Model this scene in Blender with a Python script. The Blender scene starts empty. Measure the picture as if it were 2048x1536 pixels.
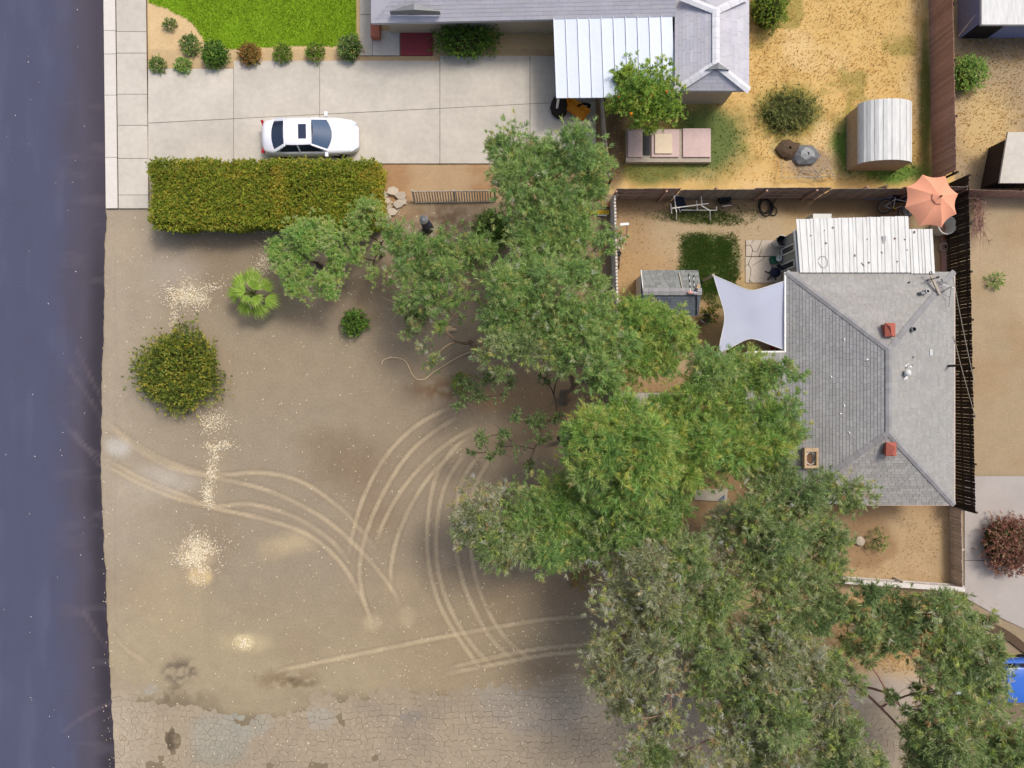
import bpy, math, random
import numpy as np
from mathutils import Vector, Matrix
PI = math.pi
random.seed(7)
RNG = np.random.default_rng(7)
SC = bpy.context.scene
COL = SC.collection

# ------------------------------------------------------------------ camera, sky, sun, exposure
CAM_H = 36.0          # the drone hangs 36 m above the lots and looks straight down
PPM = 40.0            # photo pixels per metre on the ground
cam = bpy.data.cameras.new('camera')
cam.sensor_fit = 'HORIZONTAL'; cam.sensor_width = 36.0
cam.lens = 36.0 * CAM_H * PPM / 2048.0
cam.clip_start = 0.1; cam.clip_end = 2000
cam_o = bpy.data.objects.new('camera', cam); COL.objects.link(cam_o)
cam_o.location = (0, 0, CAM_H); cam_o.rotation_euler = (0, 0, 0)
SC.camera = cam_o

SUN_DIR = Vector((-0.43, -0.42, -1.0)).normalized()      # the way the light travels
elev = math.asin(-SUN_DIR.z); azim = math.atan2(-SUN_DIR.x, -SUN_DIR.y)
world = bpy.data.worlds.new('World'); SC.world = world; world.use_nodes = True
wn = world.node_tree.nodes; wl = world.node_tree.links
for n in list(wn): wn.remove(n)
sky = wn.new('ShaderNodeTexSky'); sky.sky_type = 'NISHITA'; sky.sun_disc = False
sky.sun_elevation = elev; sky.sun_rotation = azim
sky.air_density = 0.8; sky.dust_density = 4.5; sky.ozone_density = 1.0
bg = wn.new('ShaderNodeBackground'); bg.inputs['Strength'].default_value = 0.15
wo = wn.new('ShaderNodeOutputWorld')
wl.new(sky.outputs[0], bg.inputs[0]); wl.new(bg.outputs[0], wo.inputs[0])
sun = bpy.data.lights.new('sun', 'SUN'); sun.energy = 1.45; sun.angle = math.radians(13.0); sun.color = (1.0, 0.97, 0.93)
sun_o = bpy.data.objects.new('sun', sun); COL.objects.link(sun_o)
sun_o.location = (30, 30, 70); sun_o.rotation_euler = SUN_DIR.to_track_quat('-Z', 'Y').to_euler()
SC.view_settings.view_transform = 'Standard'; SC.view_settings.look = 'None'
SC.view_settings.gamma = 1.0; SC.view_settings.use_curve_mapping = False
SC.view_settings.exposure = 0.30

# ------------------------------------------------------------------ helpers
def lin(c):
    return tuple(((v/255.0)/12.92 if v/255.0 <= 0.04045 else ((v/255.0+0.055)/1.055)**2.4) for v in c)
def linA(a):
    a = np.asarray(a, float)/255.0
    return np.where(a <= 0.04045, a/12.92, ((a+0.055)/1.055)**2.4)
def P(px, py, z=0.0):
    k = (CAM_H - z)/CAM_H/PPM
    return Vector(((px-1024)*k, (768-py)*k, z))
def X(px, z=0.0): return (px-1024)*(CAM_H-z)/CAM_H/PPM
def Y(py, z=0.0): return (768-py)*(CAM_H-z)/CAM_H/PPM

def mat(name, rgb=None, rough=0.85, var=0.12, scale=6.0, blotch=0.08, bscale=0.7, bump=0.0, metal=0.0,
        objvar=0.0, attr=False, spec=0.25, stretch=None, tint=None, transl=0.0, coat=0.0):
    m = bpy.data.materials.new(name); m.use_nodes = True
    nt = m.node_tree; N = nt.nodes; L = nt.links
    b = N['Principled BSDF']
    b.inputs['Roughness'].default_value = rough; b.inputs['Metallic'].default_value = metal
    b.inputs['Specular IOR Level'].default_value = spec
    if coat: b.inputs['Coat Weight'].default_value = coat
    if attr:
        a = N.new('ShaderNodeAttribute'); a.attribute_name = 'Col'; col = a.outputs['Color']
    else:
        r = N.new('ShaderNodeRGB'); c = lin(rgb); r.outputs[0].default_value = (c[0], c[1], c[2], 1); col = r.outputs[0]
    geo = N.new('ShaderNodeNewGeometry'); vec = geo.outputs['Position']
    if stretch:
        mp = N.new('ShaderNodeMapping'); mp.inputs['Scale'].default_value = stretch
        L.new(vec, mp.inputs['Vector']); vec = mp.outputs[0]
    fac = None
    def noise_term(sc, amp, det):
        t = N.new('ShaderNodeTexNoise'); t.inputs['Scale'].default_value = sc; t.inputs['Detail'].default_value = det
        t.inputs['Roughness'].default_value = 0.65
        L.new(vec, t.inputs['Vector'])
        mr = N.new('ShaderNodeMapRange'); mr.inputs['From Min'].default_value = 0.25; mr.inputs['From Max'].default_value = 0.75
        mr.inputs['To Min'].default_value = 1-amp; mr.inputs['To Max'].default_value = 1+amp
        L.new(t.outputs['Fac'], mr.inputs['Value'])
        return mr.outputs[0], t
    terms = []; tn = None
    if var: o, tn = noise_term(scale, var, 6); terms.append(o)
    if blotch: o, _ = noise_term(bscale, blotch, 3); terms.append(o)
    if objvar:
        oi = N.new('ShaderNodeObjectInfo'); mr = N.new('ShaderNodeMapRange')
        mr.inputs['To Min'].default_value = 1-objvar; mr.inputs['To Max'].default_value = 1+objvar
        L.new(oi.outputs['Random'], mr.inputs['Value']); terms.append(mr.outputs[0])
    for t in terms:
        if fac is None: fac = t
        else:
            mu = N.new('ShaderNodeMath'); mu.operation = 'MULTIPLY'; L.new(fac, mu.inputs[0]); L.new(t, mu.inputs[1]); fac = mu.outputs[0]
    if fac is not None:
        vm = N.new('ShaderNodeVectorMath'); vm.operation = 'SCALE'
        L.new(col, vm.inputs[0]); L.new(fac, vm.inputs['Scale']); col = vm.outputs[0]
    L.new(col, b.inputs['Base Color'])
    if bump and tn is not None:
        bp = N.new('ShaderNodeBump'); bp.inputs['Strength'].default_value = bump; bp.inputs['Distance'].default_value = 0.03
        L.new(tn.outputs['Fac'], bp.inputs['Height']); L.new(bp.outputs[0], b.inputs['Normal'])
    if transl:
        tr = N.new('ShaderNodeBsdfTranslucent'); mx = N.new('ShaderNodeMixShader'); mx.inputs[0].default_value = transl
        out = N['Material Output']
        L.new(col, tr.inputs['Color']); L.new(b.outputs[0], mx.inputs[1]); L.new(tr.outputs[0], mx.inputs[2]); L.new(mx.outputs[0], out.inputs['Surface'])
    return m

ORIG = {}
def settag(o, label=None, cat=None, group=None, kind=None):
    if label: o['label'] = label
    if cat: o['category'] = cat
    if group: o['group'] = group
    if kind: o['kind'] = kind
    return o
def thing(name, label, cat, loc=(0, 0, 0), group=None, local=False, rotz=0.0):
    o = bpy.data.objects.new(name, None); COL.objects.link(o)
    o.location = loc; o.rotation_euler = (0, 0, rotz); o.empty_display_size = 0.3
    ORIG[o.name] = Vector((0, 0, 0)) if local else Vector(loc)
    return settag(o, label, cat, group)

class MB:
    def __init__(s): s.v = []; s.f = []; s.c = []; s.M = None; s.col = (1, 1, 1)
    def add(s, vs, fs):
        n = len(s.v)
        if s.M is not None: vs = [s.M @ Vector(p) for p in vs]
        s.v += [tuple(p) for p in vs]; s.c += [s.col]*len(vs)
        s.f += [tuple(i+n for i in f) for f in fs]
        return s
    def box(s, x0, x1, y0, y1, z0, z1):
        return s.add([(x0,y0,z0),(x1,y0,z0),(x1,y1,z0),(x0,y1,z0),(x0,y0,z1),(x1,y0,z1),(x1,y1,z1),(x0,y1,z1)],
                     [(3,2,1,0),(4,5,6,7),(0,1,5,4),(1,2,6,5),(2,3,7,6),(3,0,4,7)])
    def obox(s, c, size, rz=0.0, M=None):
        R = Matrix.Translation(Vector(c)) @ (M.to_4x4() if M is not None else Matrix.Rotation(rz, 4, 'Z'))
        a, b, d = [q/2 for q in size]
        vs = [R @ Vector(p) for p in [(-a,-b,-d),(a,-b,-d),(a,b,-d),(-a,b,-d),(-a,-b,d),(a,-b,d),(a,b,d),(-a,b,d)]]
        return s.add(vs, [(3,2,1,0),(4,5,6,7),(0,1,5,4),(1,2,6,5),(2,3,7,6),(3,0,4,7)])
    def beam(s, a, b, w, h=None):
        a = Vector(a); b = Vector(b); d = b-a
        q = d.to_track_quat('X', 'Z').to_matrix()
        return s.obox((a+b)/2, (d.length, w, h or w), M=q)
    def tube(s, pts, r, n=6, closed=False):
        pts = [Vector(p) for p in pts]; m = len(pts)
        rs = r if isinstance(r, (list, tuple)) else [r]*m
        vs = []; fs = []
        up = None
        for i, p in enumerate(pts):
            if closed: t = pts[(i+1) % m]-pts[i-1]
            else: t = pts[min(i+1, m-1)]-pts[max(i-1, 0)]
            if t.length < 1e-9: t = Vector((0,0,1))
            t.normalize()
            if up is None: up = Vector((0,0,1)) if abs(t.z) < 0.9 else Vector((1,0,0))
            a = t.cross(up)
            if a.length < 1e-6: a = t.orthogonal()
            a.normalize(); b = a.cross(t).normalized(); up = b
            for k in range(n):
                an = 2*PI*k/n
                vs.append(p + (a*math.cos(an)+b*math.sin(an))*rs[i])
        for i in range(m if closed else m-1):
            j = (i+1) % m
            for k in range(n):
                k2 = (k+1) % n
                fs.append((i*n+k, i*n+k2, j*n+k2, j*n+k))
        if not closed:
            fs.append(tuple(range(n-1, -1, -1))); fs.append(tuple((m-1)*n+k for k in range(n)))
        return s.add(vs, fs)
    def lathe(s, prof, n=16, c=(0,0,0), cap=True, sx=1.0, sy=1.0):
        vs = []; fs = []
        for r, z in prof:
            for k in range(n):
                a = 2*PI*k/n; vs.append((c[0]+sx*r*math.cos(a), c[1]+sy*r*math.sin(a), c[2]+z))
        for i in range(len(prof)-1):
            for k in range(n):
                k2 = (k+1) % n; fs.append((i*n+k, i*n+k2, (i+1)*n+k2, (i+1)*n+k))
        if cap:
            fs.append(tuple(range(n-1, -1, -1))); fs.append(tuple((len(prof)-1)*n+k for k in range(n)))
        return s.add(vs, fs)
    def poly(s, pts): return s.add(pts, [tuple(range(len(pts)))])
    def prism(s, pts, z0, z1):
        n = len(pts)
        vs = [(p[0], p[1], z0) for p in pts]+[(p[0], p[1], z1) for p in pts]
        fs = [tuple(range(n-1, -1, -1)), tuple(range(n, 2*n))]+[(i, (i+1) % n, n+(i+1) % n, n+i) for i in range(n)]
        return s.add(vs, fs)
    def mesh(s, name, off=Vector((0,0,0)), smooth=False):
        me = bpy.data.meshes.new(name)
        me.from_pydata([(p[0]-off.x, p[1]-off.y, p[2]-off.z) for p in s.v], [], s.f)
        at = me.color_attributes.new('Col', 'FLOAT_COLOR', 'POINT')
        arr = np.ones((len(s.v), 4), np.float32); arr[:, :3] = np.array(s.c, np.float32).reshape(-1, 3)
        at.data.foreach_set('color', arr.ravel())
        if smooth: me.polygons.foreach_set('use_smooth', [True]*len(me.polygons))
        me.update(); return me
    def build(s, name, m, parent=None, smooth=False, label=None, cat=None, group=None, kind=None):
        root = parent
        while root is not None and root.parent is not None: root = root.parent
        off = ORIG[root.name] if root is not None else Vector((0,0,0))
        loc = Vector((0,0,0))
        if root is None and len(s.v):
            a = np.array(s.v); loc = Vector(((a[:,0].min()+a[:,0].max())/2, (a[:,1].min()+a[:,1].max())/2, a[:,2].min())); off = loc
        me = s.mesh(name, off, smooth); me.materials.append(m)
        o = bpy.data.objects.new(name, me); COL.objects.link(o); o.location = loc
        if parent is not None: o.parent = parent
        else: ORIG[o.name] = loc
        return settag(o, label, cat, group, kind)

def piece(name, me, parent, loc, rot=(0,0,0), scale=(1,1,1), label=None):
    o = bpy.data.objects.new(name, me); COL.objects.link(o); o.parent = parent
    o.location = loc; o.rotation_euler = rot; o.scale = scale
    if label: o['label'] = label
    return o
def copy_tree(o, parent=None, **kw):
    c = o.copy(); COL.objects.link(c)
    if parent is not None: c.parent = parent
    for ch in list(o.children): copy_tree(ch, c)
    for k, v in kw.items(): c[k] = v
    return c
def np_mesh(name, verts, faces_k, k, cols, m, parent=None, smooth=False, off=None):
    """verts (N,3), faces_k (F,k) index array, cols (N,3)"""
    root = parent
    while root is not None and root.parent is not None: root = root.parent
    o_ = ORIG[root.name] if root is not None else Vector((0,0,0))
    v = (verts - np.array(o_[:])).astype(np.float32)
    me = bpy.data.meshes.new(name); F = len(faces_k)
    me.vertices.add(len(v)); me.vertices.foreach_set('co', v.ravel())
    me.loops.add(F*k); me.loops.foreach_set('vertex_index', faces_k.astype(np.int32).ravel())
    me.polygons.add(F); me.polygons.foreach_set('loop_start', np.arange(0, F*k, k, dtype=np.int32))
    me.update(calc_edges=True)
    at = me.color_attributes.new('Col', 'FLOAT_COLOR', 'POINT')
    c = np.ones((len(v), 4), np.float32); c[:, :3] = cols; at.data.foreach_set('color', c.ravel())
    if smooth: me.polygons.foreach_set('use_smooth', np.ones(F, bool))
    me.materials.append(m); me.validate()
    o = bpy.data.objects.new(name, me); COL.objects.link(o)
    if parent is not None: o.parent = parent
    else: ORIG[o.name] = Vector((0,0,0))
    return o

TAB = np.random.default_rng(3).random((256, 256))
def vn(x, y, s, seed=0):
    a = x/s+seed*17.3; b = y/s+seed*31.7
    i = np.floor(a).astype(int); j = np.floor(b).astype(int); u = a-i; v = b-j
    u = u*u*(3-2*u); v = v*v*(3-2*v)
    g = lambda p, q: TAB[p & 255, q & 255]
    return (g(i,j)*(1-u)+g(i+1,j)*u)*(1-v)+(g(i,j+1)*(1-u)+g(i+1,j+1)*u)*v
def fbm(x, y, s, seed=0, o=4):
    t = 0; a = 0.5; n = 0
    for k in range(o):
        t = t+a*vn(x, y, s/(2**k), seed+k); n += a; a *= 0.55
    return t/n
def sstep(a, b, x):
    t = np.clip((x-a)/(b-a), 0, 1); return t*t*(3-2*t)
def segdist(px, py, pts):
    d = np.full(px.shape, 1e9)
    for (x0, y0), (x1, y1) in zip(pts[:-1], pts[1:]):
        dx, dy = x1-x0, y1-y0
        t = np.clip(((px-x0)*dx+(py-y0)*dy)/(dx*dx+dy*dy), 0, 1)
        d = np.minimum(d, np.hypot(px-x0-t*dx, py-y0-t*dy))
    return d
def smooth_line(pts, n=8):
    out = []; m = len(pts)
    for i in range(m-1):
        p0 = np.array(pts[max(i-1,0)], float); p1 = np.array(pts[i], float); p2 = np.array(pts[i+1], float); p3 = np.array(pts[min(i+2,m-1)], float)
        for k in range(n):
            t = k/n
            out.append(tuple(0.5*((2*p1)+(-p0+p2)*t+(2*p0-5*p1+4*p2-p3)*t*t+(-p0+3*p1-3*p2+p3)*t**3)))
    out.append(tuple(pts[-1])); return out
def inpoly(px, py, poly):
    r = np.zeros(np.shape(px), bool); n = len(poly); j = n-1
    for i in range(n):
        xi, yi = poly[i]; xj, yj = poly[j]
        with np.errstate(divide='ignore', invalid='ignore'):
            c = ((yi > py) != (yj > py)) & (px < (xj-xi)*(py-yi)/((yj-yi) if yj != yi else 1e-9)+xi)
        r ^= c; j = i
    return r

# ------------------------------------------------------------------ materials
M = {}
M['ground'] = mat('earth', attr=True, rough=0.95, var=0.13, scale=9, blotch=0.07, bscale=1.3, bump=0.35, spec=0.1)
M['road'] = mat('road_asphalt', attr=True, rough=0.85, var=0.16, scale=30, blotch=0.05, bscale=0.8, bump=0.15, spec=0.3, stretch=(1, 0.35, 1))
M['terrain'] = mat('far_earth', (150, 135, 108), rough=0.95)
M['concrete'] = mat('concrete', (186, 179, 165), rough=0.9, var=0.09, scale=4, blotch=0.13, bscale=0.45, bump=0.05, objvar=0.04)
M['kerb'] = mat('kerb_concrete', (203, 197, 186), rough=0.9, var=0.06, blotch=0.05, objvar=0.04)
M['old_concrete'] = mat('old_concrete', (186, 174, 156), rough=0.9, var=0.10, scale=8, blotch=0.08, bump=0.1, objvar=0.05)
M['grey_concrete'] = mat('grey_concrete', (164, 156, 148), rough=0.92, var=0.12, scale=22, blotch=0.08, bump=0.1)
M['pavement'] = mat('old_asphalt', attr=True, rough=0.92, var=0.10, scale=12, blotch=0.05, bump=0.2, spec=0.15)
M['leaf'] = mat('leaf', attr=True, rough=0.55, var=0, blotch=0, spec=0.25, transl=0.48)
M['dry_leaf'] = mat('dry_leaf', attr=True, rough=0.8, var=0, blotch=0, spec=0.1)
M['bark'] = mat('bark', (126, 108, 88), rough=0.95, var=0.3, scale=14, bump=0.5)
M['red_bark'] = mat('red_bark', (150, 116, 102), rough=0.9, var=0.3, scale=12, bump=0.4)
M['dark_bark'] = mat('dark_bark', (88, 74, 60), rough=0.95, var=0.3, scale=14, bump=0.5)
M['hedge_core'] = mat('twigs', (58, 62, 28), rough=1.0, var=0.4, scale=20, bump=0.8)
M['shingle'] = mat('asphalt_shingle', attr=True, rough=0.92, var=0.10, scale=25, blotch=0.07, bscale=1.0, spec=0.15)
M['roof_deck'] = mat('roof_deck', (112, 110, 107), rough=0.95)
M['cap'] = mat('ridge_shingle', (140, 138, 137), rough=0.92, var=0.12, scale=20, objvar=0.10)
M['stucco'] = mat('grey_stucco', (158, 155, 144), rough=0.9, var=0.12, scale=12, bump=0.2)
M['beige_wall'] = mat('beige_wall', (180, 165, 140), rough=0.9)
M['white'] = mat('white_paint', (226, 224, 218), rough=0.5, var=0.04, blotch=0.04)
M['white_wood'] = mat('weathered_white_wood', (205, 198, 188), rough=0.85, var=0.2, scale=9, objvar=0.14)
M['metal_roof'] = mat('white_roof_sheet', (200, 200, 194), rough=0.55, var=0.09, scale=3, blotch=0.09, bscale=1.5, objvar=0.03, stretch=(3, 0.4, 1))
M['glass'] = mat('window_glass', (30, 36, 40), rough=0.15, var=0, blotch=0, spec=0.6)
M['dark_wood'] = mat('dark_fence_wood', (60, 52, 45), rough=0.95, var=0.25, scale=10, objvar=0.28, spec=0.1, stretch=(1, 1, 0.2))
M['mid_wood'] = mat('brown_fence_wood', (140, 124, 110), rough=0.95, var=0.25, scale=10, objvar=0.22, spec=0.1, stretch=(1, 1, 0.2))
M['red_wood'] = mat('reddish_fence_wood', (164, 130, 114), rough=0.95, var=0.2, scale=10, objvar=0.15, spec=0.1)
M['tan_wood'] = mat('weathered_tan_wood', (188, 170, 154), rough=0.9, var=0.2, scale=9, objvar=0.14)
M['grey_wood'] = mat('weathered_grey_wood', (178, 166, 148), rough=0.9, var=0.2, scale=9, objvar=0.15)
M['log'] = mat('log_wood', (176, 152, 122), rough=0.9, var=0.2, scale=9, objvar=0.15)
M['sail'] = mat('shade_cloth', (186, 190, 205), rough=0.85, var=0.03, scale=30, blotch=0.03, bscale=1.0, transl=0.12)
M['orange_cloth'] = mat('orange_canvas', (236, 164, 130), rough=0.8, var=0.04, scale=12, blotch=0.04, transl=0.15)
M['steel'] = mat('grey_steel', (150, 155, 155), rough=0.4, metal=0.6, var=0.1)
M['pvc'] = mat('white_pvc', (222, 218, 208), rough=0.5, var=0.06)
M['black'] = mat('black_plastic', (28, 28, 32), rough=0.5, var=0.1)
M['rubber'] = mat('black_rubber', (34, 32, 32), rough=0.7, var=0.15)
M['blue_black'] = mat('blue_black_plastic', (44, 50, 72), rough=0.45, var=0.1)
M['navy'] = mat('navy_fabric', (30, 34, 52), rough=0.8, var=0.1)
M['green_plastic'] = mat('green_plastic', (24, 92, 70), rough=0.45, var=0.08)
M['red_tile'] = mat('red_vent_paint', (164, 92, 76), rough=0.7, var=0.15, scale=10)
M['terracotta'] = mat('terracotta', (178, 108, 82), rough=0.85, var=0.12)
M['pale_plastic'] = mat('pale_plastic', (206, 206, 200), rough=0.5, var=0.05)
M['grey_plastic'] = mat('grey_plastic', (160, 158, 162), rough=0.55, var=0.06)
M['yellow'] = mat('yellow_paint', (214, 180, 50), rough=0.6, var=0.1)
M['lead'] = mat('grey_lead', (120, 122, 122), rough=0.5, metal=0.3, var=0.1)
M['rust'] = mat('rusty_metal', (110, 82, 62), rough=0.9, var=0.3, scale=14)
M['car_white'] = mat('white_car_paint', (236, 236, 240), rough=0.25, var=0, blotch=0, spec=0.5, coat=0.5)
M['car_blue'] = mat('blue_car_paint', (44, 98, 186), rough=0.25, var=0, blotch=0, spec=0.5, coat=0.5)
M['car_glass'] = mat('car_glass', (60, 82, 108), rough=0.08, var=0, blotch=0, spec=0.7)
M['tint_glass'] = mat('tinted_car_glass', (36, 46, 68), rough=0.08, var=0, blotch=0, spec=0.7)
M['tyre'] = mat('tyre_rubber', (26, 26, 27), rough=0.8, var=0.1)
M['alloy'] = mat('alloy', (176, 178, 182), rough=0.3, metal=0.8, var=0)
M['lamp'] = mat('lamp_lens', (214, 220, 226), rough=0.1, var=0, blotch=0, spec=0.6)
M['red_lens'] = mat('red_lens', (150, 22, 22), rough=0.15, var=0, blotch=0, spec=0.6)
M['n_roof'] = mat('light_grey_shingle', (176, 174, 178), rough=0.92, var=0.08, scale=16, blotch=0.06, bscale=0.8)
M['n_cap'] = mat('pale_ridge_shingle', (206, 205, 206), rough=0.9, var=0.06, objvar=0.05)
M['patio_sheet'] = mat('pale_blue_roof_sheet', (208, 216, 228), rough=0.5, var=0.03, blotch=0.03, objvar=0.05)
M['maroon'] = mat('maroon_paving', (140, 62, 68), rough=0.85, var=0.1)
M['soil'] = mat('dark_soil', (86, 70, 54), rough=1.0, var=0.25, scale=14, bump=0.4)
M['pink_slab'] = mat('pink_slab', (196, 172, 164), rough=0.9, var=0.08)
M['cream'] = mat('cream_cushion', (214, 196, 168), rough=0.9, var=0.06)
M['orange'] = mat('orange_plastic', (222, 148, 40), rough=0.6, var=0.1)
M['fruit'] = mat('orange_fruit', (226, 130, 30), rough=0.5, var=0.05)
M['hose'] = mat('beige_hose', (200, 176, 140), rough=0.6, var=0.08)
M['wire'] = mat('wire', (158, 150, 134), rough=0.6, var=0.05)
M['blue_wall'] = mat('blue_grey_board', (128, 134, 164), rough=0.8, var=0.1)
M['stone'] = mat('stone', (178, 166, 148), rough=0.9, var=0.15, scale=9, bump=0.3, objvar=0.1)
M['pink'] = mat('pink_cloth', (206, 150, 140), rough=0.9, var=0.1)
M['olive_board'] = mat('olive_board', (120, 104, 72), rough=0.6, var=0.12)
M['red_plastic'] = mat('red_plastic', (150, 30, 26), rough=0.5, var=0.1)
M['blue_plaque'] = mat('blue_plaque', (92, 108, 140), rough=0.6, var=0.2, scale=30)

# ------------------------------------------------------------------ ground
big = MB(); big.poly([(-300,-300,-0.10),(300,-300,-0.10),(300,300,-0.10),(-300,300,-0.10)])
big.build('terrain', M['terrain'], kind='structure')

def mixc(c, col, a):
    return c*(1-a[..., None])+linA(col)*a[..., None]
def blob(px, py, cx, cy, rx, ry, soft=0.55, wob=0.25, seed=1):
    d = np.hypot((px-cx)/rx, (py-cy)/ry)+wob*2*(fbm(px, py, 26, seed)-0.5)
    return 1-sstep(1-soft, 1+soft*0.3, d)

TRACKS = [
 [(203,834),(260,880),(340,925),(430,949),(520,945),(600,962),(680,1015),(720,1058),(752,1095)],
 [(212,850),(262,890),(340,934),(430,955),(540,982),(640,1032),(700,1080),(748,1130),(785,1180),(803,1215)],
 [(203,925),(280,966),(360,998),(430,1012),(500,1008),(580,1030),(650,1070),(697,1118)],
 [(206,915),(290,960),(370,992),(430,1016),(520,1036),(610,1066),(670,1112),(712,1172),(748,1250)],
 [(697,1118),(705,1070),(725,1000),(760,930),(800,880),(850,840),(915,808)],
 [(745,1240),(725,1190),(720,1130),(735,1060),(770,980),(820,905),(880,855),(930,828)],
 [(752,1095),(765,1050),(800,985),(850,925),(905,880),(960,850)],
 [(785,1190),(783,1130),(800,1060),(840,980),(890,920),(945,880)],
 [(968,1345),(920,1280),(880,1210),(858,1130),(855,1050),(870,960),(905,900),(950,865)],
 [(1000,1345),(945,1290),(900,1215),(875,1130),(875,1040),(895,960),(940,895)],
 [(1052,1340),(985,1280),(940,1200),(915,1120),(912,1040),(925,960),(970,895)],
 [(1085,1335),(1020,1285),(975,1220),(948,1140),(940,1060),(947,980),(985,910)],
 [(540,1345),(700,1312),(880,1275),(1000,1253),(1100,1238),(1200,1232)],
 [(885,1340),(1000,1312),(1100,1295),(1210,1287)], [(880,1350),(1000,1327),(1100,1309),(1210,1300)],
 [(228,1270),(262,1305),(300,1325)]]
TRACKS = [smooth_line(t, 5) for t in TRACKS]
BLOBS = [  # cx, cy, rx, ry, colour, strength
 (700,930,110,75,(116,98,76),.55),(640,880,60,40,(122,105,82),.35),(760,1030,60,60,(120,100,76),.4),
 (880,778,75,32,(118,88,60),.8),(950,762,40,20,(104,78,56),.5),(330,962,78,36,(172,163,148),.75),(236,893,34,24,(178,172,160),.75),(270,985,60,40,(166,154,134),.5),
 (350,545,70,60,(164,152,136),.6),(250,480,60,70,(164,148,124),.5),
 (660,620,140,60,(122,104,84),.45),(760,560,150,60,(118,98,78),.45),(880,440,110,50,(96,76,60),.75),(800,420,60,30,(156,124,88),.5),
 (360,1342,42,34,(84,74,66),.75),(350,1390,30,22,(92,80,66),.6),(345,1480,20,26,(60,52,44),.85),(330,1492,26,10,(66,58,48),.6),
 (575,1358,85,22,(110,92,66),.65),(600,1365,40,14,(84,68,48),.55),(330,1435,20,9,(74,64,52),.6),
 (490,1284,22,17,(212,196,150),.9),(495,1286,60,22,(184,168,130),.5),(400,1152,28,24,(200,176,130),.85),(395,1110,40,40,(186,166,134),.55),
 (590,1085,50,26,(182,164,128),.6),(545,1100,40,30,(172,154,120),.4),(860,745,60,30,(150,132,108),.3),
 (800,1170,50,40,(162,144,114),.4),(745,1245,22,18,(172,156,126),.6),(815,1235,22,22,(168,152,122),.6),(900,1150,50,34,(156,136,108),.35),(885,1120,30,20,(164,146,118),.4),
 (1130,1180,110,60,(134,110,86),.5),(1000,1200,80,60,(136,114,88),.4),(1100,1340,60,30,(116,96,74),.4),
 (985,800,60,30,(168,132,92),.7),(1130,840,110,70,(156,122,90),.65),(1060,780,90,50,(160,128,92),.6),(1020,880,80,50,(150,122,94),.4),(1180,700,60,40,(150,118,86),.5),
 (380,585,40,30,(176,158,128),.35),(430,950,30,90,(168,150,122),.3),(560,720,200,120,(148,131,106),.4),(330,1200,110,120,(164,148,116),.5),(1100,1010,200,150,(132,112,88),.4)]
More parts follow.
